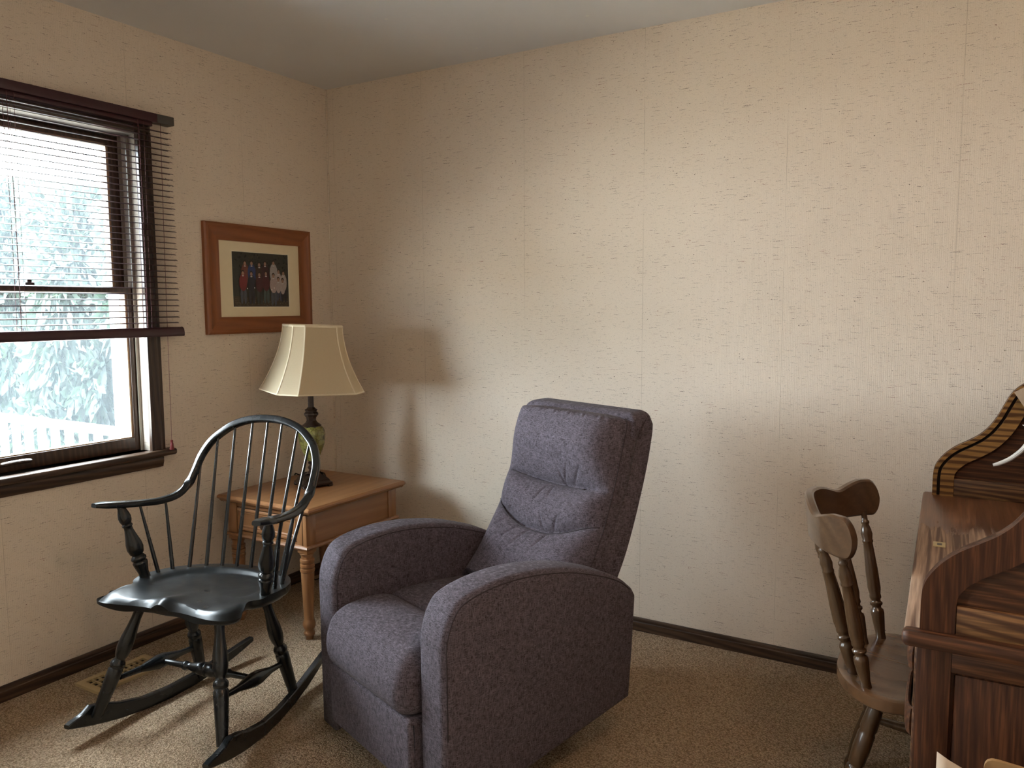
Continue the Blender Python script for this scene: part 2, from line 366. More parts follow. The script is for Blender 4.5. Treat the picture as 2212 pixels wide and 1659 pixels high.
struct('ceiling', MB().box(0, RX, RY, 0, H, H + .03), M['ceiling'])
struct('trim_1', MB().box(0, .007, -.007, 0, .0, H, .002), M['paper_left'])
def base_profile(o): return [(0, 0), (o, 0), (o, .036), (o - .003, .040), (o - .002, .046), (o - .006, .0555), (0, .0555)]
mb = MB(); mb.rings([[(a, y, b) for a, b in base_profile(.012)] for y in (RY, 0)]); struct('baseboard_left', mb, M['trim'])
mb = MB(); mb.rings([[(x, -a, b) for a, b in base_profile(.012)] for x in (.012, RX)]); struct('baseboard_back', mb, M['trimx'])

def window(name, y0, y1, z0, z1, stool):
    w = bpy.data.objects.new(name, None); COL.objects.link(w); w.location = (0, (y0 + y1) / 2, z0); w['kind'] = 'structure'
    oy, oz = (y0 + y1) / 2, z0
    def mk(n, mb, mat):
        mb.v = [(a, b - oy, c - oz) for a, b, c in mb.v]; return mb.build(n, mat, w)
    cw = .058
    for n, ya, yb in (('casing', y1, y1 + cw), ('casing', y0 - cw, y0)):
        mb = MB(); mb.rings([[(0, ya, zz), (.017, ya, zz), (.017, ya + .014, zz), (.013, ya + .018, zz), (.013, yb - .016, zz), (.018, yb - .012, zz), (.018, yb, zz), (0, yb, zz)] for zz in (z0 - .002, z1)]); mk(n, mb, M['trimz'])
    mb = MB(); mb.box(0, .018, y0 - cw, y1 + cw, z1, z1 + cw, .004); mk('head_casing', mb, M['trim'])
    mb = MB(); mb.box(-.05, .042, y0 - cw - .04, y1 + cw + .04, z0 - .026, z0, .009, 3); mk('stool', mb, M['trim'])
    ap = [(0, z0 - .072), (.010, z0 - .072), (.013, z0 - .060), (.017, z0 - .05), (.017, z0 - .034), (.012, z0 - .026), (0, z0 - .026)]
    mb = MB(); mb.rings([[(a, y, b) for a, b in ap] for y in (y0 - cw + .008, y1 + cw - .008)]); mk('apron', mb, M['trim'])
    mb = MB(); mb.box(-.16, 0, y1 - .0, y1 + .012, z0, z1 + .012); mb.box(-.16, 0, y0 - .012, y0, z0, z1 + .012); mb.box(-.16, 0, y0, y1, z1 - .012, z1); mb.box(-.16, -.04, y0, y1, z0 - .03, z0)
    for yy, sg in ((y1, -1), (y0, 1)):                          # stops that form the sash channels
        for xs in (-.045, -.095): mb.box(xs, xs + .006, min(yy, yy + sg * .012), max(yy, yy + sg * .012), z0, z1)
    mk('jamb_liner', mb, M['liner'])
    def sash(nm, xa, xb, za, zb, st, top, bot, gx):
        mb = MB(); mb.box(xa, xb, y1 - st - .004, y1 - .004, za, zb, .003); mb.box(xa, xb, y0 + .004, y0 + st + .004, za, zb, .003)
        mb.box(xa, xb, y0 + st, y1 - st, za, za + bot, .003); mb.box(xa, xb, y0 + st, y1 - st, zb - top, zb, .003); o = mk(nm, mb, M['sash'])
        mb = MB(); a, b, c, d = y0 + st + .004, y1 - st - .004, za + bot, zb - top; e = .009
        mb.box(xa - .004, xb - .006, b - e, b, c, d); mb.box(xa - .004, xb - .006, a, a + e, c, d); mb.box(xa - .004, xb - .006, a, b, c, c + .004); mb.box(xa - .004, xb - .006, a, b, d - .006, d)
        mk('glazing_bead', mb, M['tan'])
        mb = MB(); mb.add([(gx, a, c), (gx, b, c), (gx, b, d), (gx, a, d)], [(0, 1, 2, 3)]); mk('window_pane', mb, M['glass'])
        return o
    sash('lower_sash', -.083, -.048, z0 + .002, 1.441, .028, .021, .052, -.066)
    sash('upper_sash', -.135, -.100, 1.415, z1 - .014, .042, .034, .024, -.118)
    mb = MB(); mb.tube([(-.048, oy - .042, z0 + .03), (-.030, oy - .04, z0 + .034), (-.026, oy, z0 + .036), (-.030, oy + .04, z0 + .034), (-.048, oy + .042, z0 + .03)], .011, .008); mk('sash_lift', mb, M['sash'])
    mb = MB(); mb.lathe((-.066, oy + .10, 1.441), (-.066, oy + .10, 1.462), [(0, .016), (.5, .016), (.6, .009), (1, .007)]); mk('sash_lock', mb, M['bronze'])
    mb = MB(); xo = -.215                                       # white exterior casing and storm frame
    for a, b in ((y1 - .006, y1 + .07), (y0 - .07, y0 + .006)): mb.box(xo, -.145, a, b, z0 - .05, z1 + .07)
    mb.box(xo, -.145, y0, y1, z1 - .015, z1 + .07); mb.box(xo - .02, -.145, y0 - .07, y1 + .07, z0 - .06, z0 - .012)
    mk('exterior_frame', mb, M['white_ext'])
    return w
window('window_1', WY0, WY1, WZ0, WZ1, True)
window('window_2', DY0, DY1, DZ0, DZ1, True)

# ------------------------------------------------------------------ venetian blind
def blind(yc, half, label, zbot=1.244, nsl=None):
    b = thing('venetian_blind', label, 'blind', (0, yc, zbot))
    def mk(n, mb, mat, par=None, lab=None):
        mb.v = [(x, y, z - zbot) for x, y, z in mb.v]; o = mb.build(n, mat, par or b)
        if lab: o['label'] = lab
        return o
    zt = 2.114
    mk('headrail', MB().box(.019, .062, -half, half - .075, zt - .034, zt, .003), M['blind'])
    mk('end_cap', MB().box(.019, .062, half - .075, half, zt - .034, zt, .003), M['blind_end'], None, 'dark grey end section of the headrail')
    mk('valance', MB().box(.0185, .05, -half, half - .09, zt - .050, zt - .034, .002), M['blind'])
    z = zt - .058; zs = []
    while z > zbot + .058: zs.append(z); z -= .0228
    proto = MB()
    prof = [(-.0125, -.0016), (-.006, .0006), (0, .0013), (.006, .0006), (.0125, -.0016)]
    for i, z in enumerate(zs):
        if i == 0:
            v = []
            for y in (-half + .004, half - .008):
                v += [(.040 + a, y, q + .0005) for a, q in prof] + [(.040 + a, y, q - .0005) for a, q in reversed(prof)]
            n = len(prof) * 2; proto.rings([v[:n], v[n:]]); o0 = proto.build('slat', M['blind'], b, 60); o = o0
        else: o = o0.copy(); COL.objects.link(o); o.parent = b
        o.location = (0, rnd.uniform(-.004, .004), z - zbot); o.rotation_euler = (0, math.radians(5.5), 0)
    q = [(.021, zbot + .008), (.024, zbot), (.058, zbot), (.061, zbot + .010), (.057, zbot + .030), (.050, zbot + .037), (.028, zbot + .037), (.022, zbot + .028)]
    mb = MB(); mb.rings([[(a, y, z) for a, z in round_corners(q, .004, 2)] for y in (-half - .002, half + .006)]); mk('bottom_rail', mb, M['blind'])
    for yy in (half - .155, 0, -half + .155):
        mb = MB()
        for x in (.026, .054):
            mb.tube([(x, yy, zt - .036), (x, yy + .004, 1.7), (x, yy, zbot + .036)], .0011, seg=5)
            mb.tube([(x, yy + .024, zt - .036), (x, yy + .020, 1.7), (x, yy + .018, zbot + .036)], .0007, seg=5)
        for z in zs: mb.box(.026, .054, yy - .0006, yy + .0006, z - .0035, z - .0028)
        mk('ladder_cord', mb, M['cord'])
    mb = MB(); mb.tube([(.048, half - .054, zt - .034), (.046, half - .060, 1.6), (.044, half - .063, 1.2), (.043, half - .066, .815)], .0010, seg=5); mk('pull_cord', mb, M['cord'])
    o = MB().lathe((.043, half - .066, .822), (.043, half - .066, .782), [(0, .002), (.1, .006), (.25, .0045), (.35, .006), (1, .0095)], 10); mk('tassel', o, M['tassel'], None, 'red cord tassel')
    return b
blind(-1.56, .632, 'burgundy slatted blind drawn halfway down over the window beside the picture')

# ------------------------------------------------------------------ family picture
pic = thing('picture_frame', 'framed group photograph in a reddish wood frame on the wall above the lamp', 'picture', (0, -.4645, 1.243))
fw, fh, bw = .62, .484, .075
def rail(mb, a0, a1, b0, b1):   # mitred moulding from outer (a) to inner (b) corner pairs
    pr = [(0, 0), (0, .016), (.10, .021), (.24, .0215), (.34, .017), (.62, .0125), (.80, .013), (.88, .015), (1, .015), (1, .004)]
    R = []
    for A, B in ((a0, b0), (a1, b1)):
        R.append([(h, A[0] + (B[0] - A[0]) * u, A[1] + (B[1] - A[1]) * u) for u, h in pr])
    mb.rings(R)
oc = [(-fw / 2, 0), (fw / 2, 0), (fw / 2, fh), (-fw / 2, fh)]; ic = [(-fw / 2 + bw, bw), (fw / 2 - bw, bw), (fw / 2 - bw, fh - bw), (-fw / 2 + bw, fh - bw)]
for i in range(4):
    mb = MB(); rail(mb, oc[i], oc[(i + 1) % 4], ic[i], ic[(i + 1) % 4]); mb.build('frame_rail', M['frame'] if i % 2 == 0 else M['framez'], pic, 25)
px0, px1, pz0, pz1 = -.160, .168, .120, .364                  # the print inside the mat
mb = MB(); o = [(-fw / 2 + bw - .006, bw - .006), (fw / 2 - bw + .006, bw - .006), (fw / 2 - bw + .006, fh - bw + .006), (-fw / 2 + bw - .006, fh - bw + .006)]; q = [(px0, pz0), (px1, pz0), (px1, pz1), (px0, pz1)]
e = .0035; q2 = [(px0 - e, pz0 - e), (px1 + e, pz0 - e), (px1 + e, pz1 + e), (px0 - e, pz1 + e)]
for i in range(4):
    j = (i + 1) % 4
    mb.add([(.008, *o[i]), (.008, *o[j]), (.008, *q2[j]), (.008, *q2[i])], [(0, 1, 2, 3)], 0)
    mb.add([(.008, *q2[i]), (.008, *q2[j]), (.006, *q[j]), (.006, *q[i])], [(0, 1, 2, 3)], 1)
mb.build('mat_board', [M['mat'], M['matbevel']], pic)
mb = MB(); cols = []
def cm(c):
    if c not in cols: cols.append(c)
    return cols.index(c)
layer = [.0052]
def ell(u, v, ru, rv, c, n=14, y0=-1, y1=1):
    layer[0] += .00001; L = layer[0]
    pts = [(L, px0 + (u + ru * math.cos(2 * PI * k / n)) * (px1 - px0), pz1 - (v + max(y0, min(y1, math.sin(2 * PI * k / n))) * rv) * (pz1 - pz0)) for k in range(n)]
    mb.add(pts, [tuple(range(n))], cm(c))
mb.add([(.0050, px0, pz0), (.0050, px1, pz0), (.0050, px1, pz1), (.0050, px0, pz1)], [(0, 1, 2, 3)], cm((.034, .036, .029)))
mb.add([(.0051, px0, pz0), (.0051, px1, pz0), (.0051, px1, pz0 + .17 * (pz1 - pz0)), (.0051, px0, pz0 + .19 * (pz1 - pz0))], [(0, 1, 2, 3)], cm((.055, .042, .026)))
rp = random.Random(3)
for _ in range(150): ell(rp.uniform(.02, .98), rp.uniform(.84, .985), .010, .005, rp.choice([(.10, .08, .05), (.045, .05, .025), (.16, .13, .09)]), 6)
for _ in range(120): ell(rp.uniform(.02, .98), rp.uniform(.02, .30), rp.uniform(.008, .02), rp.uniform(.01, .03), rp.choice([(.035, .038, .026), (.022, .028, .022), (.05, .05, .03), (.012, .014, .012)]), 7)
SK = (.28, .17, .12)
def man(u, v, col, leg=None, w=.072, h=.19, hair=(.03, .018, .012)):
    if leg: ell(u - .028, v + .42, .026, .15, leg); ell(u + .03, v + .42, .026, .15, leg)
    ell(u, v + .055 + h * .75, w, h, col); ell(u, v + .115, w * .95, .05, col)
    ell(u, v - .012, .026, .042, hair); ell(u, v + .008, .021, .036, SK); ell(u, v + .055, .018, .010, (.45, .44, .42))
for a in ((.21, .20, (.13, .04, .03)), (.325, .195, (.03, .05, .14)), (.46, .215, (.045, .025, .018)), (.565, .19, (.045, .018, .02)), (.72, .17, (.30, .28, .27))): man(*a)
man(.81, .33, (.36, .30, .29), (.06, .07, .10), .055, .16); man(.90, .355, (.36, .32, .31), (.02, .02, .03), .06, .17)
JE = (.075, .085, .105)
for a in ((.17, .38, (.16, .02, .022), JE), (.315, .39, (.025, .025, .035), (.03, .03, .04)), (.455, .40, (.06, .018, .022), (.045, .05, .045)), (.575, .375, (.075, .02, .025), (.06, .085, .08)), (.71, .41, (.33, .26, .25), JE)): man(*a, .068, .16)
man(.80, .48, (.34, .29, .28), None, .045, .12); man(.88, .50, (.36, .31, .30), None, .045, .12)
for u, v in ((.24, .665), (.365, .65), (.675, .68), (.72, .645)): ell(u, v, .008, .012, (.7, .7, .7))
mm = [plain('print_%d' % i, c, .5, var=.25, sc=160) for i, c in enumerate(cols)]
mb.build('photo_print', mm, pic, 0)

# ------------------------------------------------------------------ end table
tb = thing('end_table', 'honey-coloured wooden end table with turned legs in the room corner', 'table', (.34, -.50, 0))
tx, ty, TT = .275, .31, .56
pr = round_corners([(-tx, -ty), (tx, -ty), (tx, ty), (-tx, ty)], .012, 3)
mb = MB(); R = [[(a, b, z) for a, b in inset_poly(pr, d)] for z, d in ((TT - .030, .020), (TT - .026, .012), (TT - .020, .010), (TT - .018, .003), (TT - .012, 0), (TT - .006, .001), (TT - .003, .006), (TT, .011))]
mb.rings(R); mb.build('tabletop', M['table'], tb, 25)
ax, ay = .232, .284; az0, az1 = .392, TT - .030
for sx in (-1, 1):
    for sy in (-1, 1):
        cx, cy = sx * (ax - .027), sy * (ay - .027); mb = MB(); mb.box(cx - .027, cx + .027, cy - .027, cy + .027, .365, az1, .003)
        P = [(.365, .024), (.362, .030), (.352, .0255), (.348, .024), (.340, .0245), (.338, .029), (.331, .030), (.325, .029), (.323, .025), (.320, .025), (.318, .029), (.311, .030), (.305, .029), (.303, .025), (.300, .025), (.298, .029), (.291, .030), (.285, .029), (.283, .026), (.278, .027), (.20, .024), (.12, .021), (.085, .020), (.080, .022), (.070, .026), (.058, .027), (.048, .024), (.040, .019), (.034, .020), (.028, .024), (.020, .0235), (.014, .019), (0, .016)]
        mb.lathe((cx, cy, 0), (cx, cy, 1), P, 22); mb.build('leg', M['tablez'], tb, 30)
mb = MB(); mb.box(ax - .022, ax - .006, -ay + .052, ay - .052, az0, az1); mb.box(-ax + .006, -ax + .022, -ay + .052, ay - .052, az0, az1); mb.box(-ax + .052, ax - .052, ay - .022, ay - .006, az0, az1)
mb.box(ax - .024, ax - .020, -ay, ay, az0, az1)
mb.build('apron', M['table'], tb)
mb = MB(); mb.box(-ax + .052, ax - .052, -ay + .006, -ay + .020, az1 - .018, az1); mb.box(-ax + .052, ax - .052, -ay + .006, -ay + .020, az0, az0 + .016); mb.build('drawer_rail', M['tablex'], tb)
bd = [(az0 - .014, .004), (az0 - .011, -.006), (az0 - .004, -.010), (az0 + .003, -.006), (az0 + .006, .002)]
rect = [(-ax, -ay), (ax, -ay), (ax, ay), (-ax, ay)]
mb = MB(); mb.rings([[(a, b, z) for a, b in inset_poly(rect, d)] for z, d in bd], caps=False); mb.build('skirt_moulding', M['tablex'], tb, 30)
dr = MB(); x0, x1, z0, z1 = -ax + .056, ax - .056, az0 + .019, az1 - .022
rc = [(x0, z0), (x1, z0), (x1, z1), (x0, z1)]
dr.rings([[(a, -ay + y, b) for a, b in inset_poly(rc, d)] for y, d in ((.02, 0), (.004, 0), (.000, .004), (-.001, .010), (.005, .014), (.004, .020), (.008, .024))]); d_ = dr.build('drawer', M['tablex'], tb, 25)
kn = MB(); kn.lathe((0, -ay + .01, .452), (0, -ay - .024, .452), [(0, .012), (.2, .009), (.45, .007), (.6, .012), (.8, .015), (.95, .012), (1, .004)], 16); k_ = kn.build('knob', M['bronze'], d_); k_['label'] = 'dark drawer knob'

# ------------------------------------------------------------------ table lamp
lx, ly = .309, -.475; LR = math.radians(-26)
lp = thing('table_lamp', 'table lamp with green mosaic urn body and cream bell shade on the end table', 'lamp', (lx, ly, TT), LR)
mb = MB(); sq = round_corners([(-.070, -.070), (.070, -.070), (.070, .070), (-.070, .070)], .02, 3)
mb.rings([[(a, b, z) for a, b in inset_poly(sq, d)] for z, d in ((.008, .004), (.013, 0), (.019, 0), (.023, .008), (.028, .012), (.032, .012), (.036, .020), (.042, .030), (.050, .038), (.056, .044))])
for a in (-1, 1):
    for b in (-1, 1): mb.lathe((a * .058, b * .058, 0), (a * .056, b * .056, .014), [(0, .012), (.5, .014), (1, .010)], 10)
mb.build('base', M['bronze'], lp, 30)
mb = MB(); mb.lathe((0, 0, 0), (0, 0, 1), [(.052, .030), (.062, .022), (.072, .017), (.080, .022), (.085, .023), (.090, .016), (.096, .014), (.101, .020), (.106, .021), (.110, .016), (.116, .022)], sq=8); mb.build('stem', M['bronze'], lp, 30)
mb = MB(); N = 18; pr = [(.112, .020), (.120, .026), (.140, .037), (.165, .047), (.19, .055), (.215, .059), (.235, .0595), (.252, .056), (.264, .049), (.272, .040)]
mb.lathe((0, 0, 0), (0, 0, 1), [(a, b) for a, b in smooth2(pr, 3)], 28); mb.build('urn', M['urn'], lp, 60)
mb = MB(); mb.lathe((0, 0, 0), (0, 0, 1), [(.266, .046), (.272, .046), (.278, .038), (.286, .028), (.296, .022), (.308, .023), (.318, .030), (.322, .034), (.328, .033), (.334, .026), (.338, .026), (.344, .030), (.348, .022), (.356, .014), (.362, .0135), (.46, .0125), (.47, .012)], sq=8); mb.build('neck', M['bronze'], lp, 30)
mb = MB(); mb.lathe((0, 0, .47), (0, 0, .56), [(0, .014), (.4, .016), (.45, .020), (1, .020)], 14); mb.lathe((0, 0, .56), (0, 0, .66), [(0, .012), (.3, .022), (.6, .028), (.85, .022), (1, .008)], 14); mb.build('bulb_holder', M['bronze'], lp)
mb = MB(); mb.tube([(0, .03, .48), (0, .075, .56), (0, .07, .66), (0, .02, .712), (0, 0, .716)], .0015, seg=6); mb.tube([(0, -.03, .48), (0, -.075, .56), (0, -.07, .66), (0, -.02, .712), (0, 0, .716)], .0015, seg=6)
for a in range(4): mb.tube([(0, 0, .715), (.10 * math.cos(a * PI / 2 + .1), .10 * math.sin(a * PI / 2 + .1), .7145)], .0012, seg=5)
mb.build('harp', M['steel'], lp)
zs0, zs1 = .430, .717
def shade_oct(u):      # u 0 bottom .. 1 top -> cut-corner square
    g = (1 - u) ** 1.75; a = .071 + (.127 - .071) * g; c = .0400 + (.068 - .0400) * g; f = a + c
    return [(f, -a), (f, a), (a, f), (-a, f), (-f, a), (-f, -a), (-a, -f), (a, -f)]
mb = MB(); NU = 12; mb.rings([[(x, y, zs0 + (zs1 - zs0) * k / NU) for x, y in shade_oct(k / NU)] for k in range(NU + 1)], caps=False)
TV = Vector((math.cos(-PI / 4 - LR), math.sin(-PI / 4 - LR), 0)); PV = Vector((0, 0, .714))      # the shade sits a little crooked on its harp
TM = Matrix.Translation(PV + Vector((.010, .014, 0))) @ Matrix.Rotation(math.radians(-2.2), 4, TV) @ Matrix.Translation(-PV)
mb.v = [TM @ Vector(p) for p in mb.v]
sh = mb.build('lamp_shade', M['shade'], lp, 25)
mb = MB()
for j in range(8): mb.tube([(*shade_oct(k / NU)[j], zs0 + (zs1 - zs0) * k / NU) for k in range(NU + 1)], .0038, .0022, [(shade_oct(.5)[j][0], shade_oct(.5)[j][1], .05)] * (NU + 1), seg=6, raw=True)
for u, w in ((0, .004), (1, .005)):
    o = shade_oct(u)
    for j in range(8): mb.tube([(*o[j], zs0 + (zs1 - zs0) * u), (*o[(j + 1) % 8], zs0 + (zs1 - zs0) * u)], .0030, w, (0, 0, 1), seg=6, raw=True)
mb.v = [TM @ Vector(p) for p in mb.v]
mb.build('shade_trim', M['shadetrim'], sh, 50)
# flex runs off the back of the base, over the table edge and down to the floor
Rl = Matrix.Rotation(-LR, 3, 'Z')
cd = [Vector(p) for p in ((.262, -.43, .566), (.22, -.405, .580), (.17, -.385, .567), (.10, -.36, .565), (.060, -.345, .560), (.054, -.34, .50), (.052, -.33, .3), (.055, -.30, .12), (.07, -.25, .012), (.05, -.16, .010))]
mb = MB(); mb.tube([Rl @ Vector((p.x - lx, p.y - ly, p.z - TT)) for p in cd], .0028, seg=6); mb.build('power_cord', M['dark'], lp)

# ------------------------------------------------------------------ rocking chair (local: x forward, y to the near side, z up)
RA = math.radians(-79.68)
rk = thing('rocking_chair', 'black painted Windsor rocking chair with spindle back standing by the window', 'chair', (.706, -1.326, 0), RA)
def rockz(t): return t * t / (2 * 1.04)
def rocks(t): return .227 + .159 * t
for sg in (1, -1):
    ts = [-.365, -.33, -.28, -.2, -.1, 0, .1, .19, .24, .285, .32, .36, .385, .405]
    hh = [.018, .026, .033, .040, .043, .043, .045, .055, .066, .066, .046, .030, .022, .013]
    if sg < 0: ts = [q if q < .285 else .285 + (q - .285) * .62 for q in ts]
    mb = MB(); R = []
    for t_, h in zip(ts, hh):
        z0 = rockz(t_); s_ = sg * rocks(t_); w = .0115
        R.append([(t_, s_ - w, z0 + .003), (t_, s_ - w + .003, z0), (t_, s_ + w - .003, z0), (t_, s_ + w, z0 + .003), (t_, s_ + w, z0 + h - .003), (t_, s_ + w - .003, z0 + h), (t_, s_ - w + .003, z0 + h), (t_, s_ - w, z0 + h - .003)])
    mb.rings(R); mb.build('rocker', M['black'], rk, 40)
LEGP = [(0, .016), (.045, .0165), (.05, .020), (.07, .020), (.08, .0175), (.10, .0155), (.16, .0150), (.24, .0175), (.33, .0225), (.42, .0235), (.47, .020), (.50, .0155), (.515, .0155), (.53, .021), (.55, .0235), (.575, .022), (.585, .019), (.60, .0225), (.66, .0225), (.8, .020), (1, .0165)]
for sg in (1, -1):
    mb = MB(); mb.lathe((.165, sg * .150, .425), (.284, sg * .2455, .070), LEGP, 18); mb.build('leg', M['black'], rk, 50)
    mb = MB(); mb.lathe((-.029, sg * .163, .420), (-.127, sg * .199, .028), LEGP, 18); mb.build('leg', M['black'], rk, 50)
STR = [(0, .008), (.1, .009), (.25, .011), (.36, .018), (.46, .0235), (.54, .0235), (.64, .018), (.75, .011), (.9, .009), (1, .008)]
for sg in (1, -1):
    mb = MB(); mb.lathe((.228, sg * .200, .183), (-.098, sg * .187, .152), STR, 16); mb.build('stretcher', M['black'], rk, 50)
mb = MB(); mb.lathe((.064, -.194, .168), (.064, .194, .168), [(0, .009), (.12, .0095), (.24, .0105), (.27, .015), (.285, .015), (.30, .0105), (.34, .013), (.42, .0205), (.47, .0225), (.485, .0185), (.495, .0235), (.505, .0235), (.515, .0185), (.53, .0225), (.58, .0205), (.66, .013), (.70, .0105), (.715, .015), (.73, .015), (.76, .0105), (.9, .0095), (1, .009)], 16); mb.build('stretcher', M['black'], rk, 50)
half = [(-.195, 0), (-.192, .045), (-.182, .095), (-.162, .145), (-.128, .195), (-.08, .236), (-.03, .258), (.02, .267), (.06, .267), (.092, .262), (.108, .252), (.118, .240), (.132, .236), (.155, .243), (.185, .258), (.215, .268), (.242, .262), (.262, .238), (.268, .200), (.262, .150), (.253, .105), (.249, .06), (.251, .025), (.254, 0)]
out = half + [(a, -b) for a, b in half[-2:0:-1]]
out = [(p[0], p[1]) for p in catmull([(a, b, 0) for a, b in out + out[:1]], 4)][:-1]
C0 = (.05, 0.)
def sstep(a, b, x):
    x = max(0., min(1., (x - a) / (b - a))); return x * x * (3 - 2 * x)
def seat_z(t_, s_, f):
    z = .449 + .078 * t_ + .004
    rim = max(0., 1 - sstep(.62, .80, f)) if t_ < .09 else 1 - sstep(.70, 1.02, f) * .55
    if t_ < .05: dish = .016 * (1 - sstep(.70, .80, f))
    else:
        k = sstep(.05, .12, t_); dish = .016 * ((1 - sstep(.70, .80, f)) * (1 - k) + k * (1 - sstep(.55, 1., f) * .2))
    z -= dish * (1 - .25 * sstep(.0, .25, abs(s_)))
    z += .013 * math.exp(-(s_ / .030) ** 2) * sstep(.10, .24, t_)              # pommel
    z -= .030 * sstep(.80, 1.0, f) ** 2 * sstep(.14, .24, t_) * (1 - .5 * math.exp(-(s_ / .05) ** 2))   # waterfall over the thighs
    z -= .012 * sstep(.15, .26, t_) * math.exp(-((abs(s_) - .14) / .07) ** 2)
    return z
mb = MB(); fr = [0.02, .2, .4, .55, .64, .70, .73, .76, .80, .86, .91, .95, .98, 1.]
R = [[(C0[0] + (a - C0[0]) * f, C0[1] + (b - C0[1]) * f, seat_z(C0[0] + (a - C0[0]) * f, (b) * f, f)) for a, b in out] for f in fr]
R += [[(C0[0] + (a - C0[0]) * f, b * f, .449 + .078 * a * f - dz - (.012 if a > .2 else 0)) for a, b in out] for f, dz in ((1.0, .016), (.985, .024), (.93, .036), (.86, .042), (.4, .042), (.02, .042))]
mb.rings(R); mb.build('seat', M['blackseat'], rk, 35)
arm = [(.186, .318, .722), (.150, .311, .716), (.10, .301, .707), (.03, .288, .696), (-.05, .272, .688), (-.12, .262, .696), (-.17, .2575, .726), (-.20, .254, .766), (-.228, .248, .815), (-.252, .226, .862), (-.269, .196, .893), (-.285, .145, .927), (-.295, .075, .949), (-.298, 0, .955)]
wa_ = [.014, .025, .027, .019, .015, .0135, .013, .0125, .0125, .0125, .0125, .0125, .0125, .0125]; wb_ = [.007, .010, .0105, .0105, .0115, .0125, .0135, .0135, .0135, .0135, .0135, .0135, .0135, .0135]
hs = [(0, 0, 1)] * 4 + [(-.1, 0, 1), (-.35, .1, .9), (-.6, .3, .6), (-.6, .6, .4), (-.5, .8, .3), (-.5, .7, .5), (-.5, .55, .7), (-.5, .35, .8), (-.45, .15, .9), (-.45, 0, .9)]
arm2 = arm + [(a, -b, c) for a, b, c in arm[-2::-1]]; wa2 = wa_ + wa_[-2::-1]; wb2 = wb_ + wb_[-2::-1]; hs2 = hs + [(a, -b, c) for a, b, c in hs[-2::-1]]
mb = MB(); mb.tube(arm2, wa2, wb2, hs2, seg=20, n=8, power=4.5); mb.build('continuous_arm', M['black'], rk, 50)
for sg in (1, -1):
    P = [(0, .0175), (.10, .0165), (.22, .0235), (.245, .0235), (.26, .019), (.275, .024), (.30, .0245), (.32, .021), (.34, .017), (.36, .022), (.43, .0265), (.50, .025), (.60, .0185), (.68, .0140), (.715, .0135), (.73, .017), (.745, .017), (.76, .0145), (.80, .019), (.85, .0205), (.90, .018), (.96, .013), (1, .012)]
    mb = MB(); mb.lathe((.062, sg * .2425, .446), (.100, sg * .297, .702), P, 18); mb.build('arm_post', M['black'], rk, 50)
base = [(.010, .240, .452), (-.043, .228, .447), (-.089, .197, .443), (-.130, .158, .441), (-.152, .108, .437), (-.165, .055, .436), (-.172, 0, .435)]
top = [(.029, .288, .694), (-.067, .2685, .688), (-.226, .246, .812), (-.264, .199, .886), (-.285, .136, .926), (-.294, .064, .946), (-.298, 0, .952)]
for i in range(7):
    for sg in ((1, -1) if i < 6 else (1,)):
        b, a = base[i], top[i]; mb = MB(); mb.lathe((b[0], sg * b[1], b[2]), (a[0], sg * a[1], a[2]), [(0, .0068), (.3, .0068), (.7, .0052), (1, .0042)], 10); mb.build('spindle', M['black'], rk)

# ------------------------------------------------------------------ recliner (x forward, y to the near side)
QA = math.radians(-110.5); et = Vector((math.cos(QA), math.sin(QA), 0)); es = Vector((-math.sin(QA), math.cos(QA), 0))
rc = thing('recliner', 'plum-grey heathered fabric recliner with rounded arms in the middle of the room', 'armchair', et * .43 + es * 1.785, QA)
T0 = .43
def P3(a, b, s): return (a - T0, s, b)
top_ = [(.7725, .44), (.772, .500), (.760, .548), (.741, .585), (.713, .609), (.656, .626), (.586, .635), (.514, .636), (.438, .630), (.346, .615), (.275, .596), (.187, .566), (.119, .533), (.070, .494)]
armp = [(.770, .014), (.772, .25)] + smooth2(top_, 4) + [(.055, .470), (.066, .30), (.080, .147), (.30, .105), (.55, .058)]
for sg in (1, -1):
    a, b = (.240, .367) if sg > 0 else (-.367, -.240)
    mb = MB(); mb.pillow(armp, a, b, .026, P3); o = mb.build('arm', M['fabric'], rc, 0)
    mb = MB()
    for q in (a + .004, b - .004):
        mb.tube([P3(u, v, q) for u, v in inset_poly(armp, .0112)[1:-6]], .0018, seg=5, raw=True)
    mb.build('arm_seam', M['seam'], o, 0)
# back shell, leaning
rear = [(.150, .36), (.100, .42), (.045, .509), (.003, .592), (-.047, .725), (-.088, .858), (-.113, .975)]
rear = smooth2(rear, 5); thick = .086
front = [(a + thick + .05 * max(0., min(1., (.80 - b) / .3)), b + .022) for a, b in rear]
front = [q for q in front if q[1] < .965]
shp = rear + round_corners([rear[-1], (-.114, 1.020), (-.030, 1.014), front[-1]], [0, .022, .022, 0], 5)[1:-1] + front[::-1]
mb = MB(); mb.pillow(shp, -.283, .283, .014, P3)
def shell_taper(x, y, z):      # the shell narrows towards the seat, so the cushion wraps over its front edge
    k = min(range(len(rear)), key=lambda i: abs(rear[i][1] - z)); u = sstep(.030, .075, x + T0 - rear[k][0]); return (x, y * (1 - .17 * u * (1 - sstep(.88, .97, z))), z)
mb.v = [shell_taper(*p) for p in mb.v]
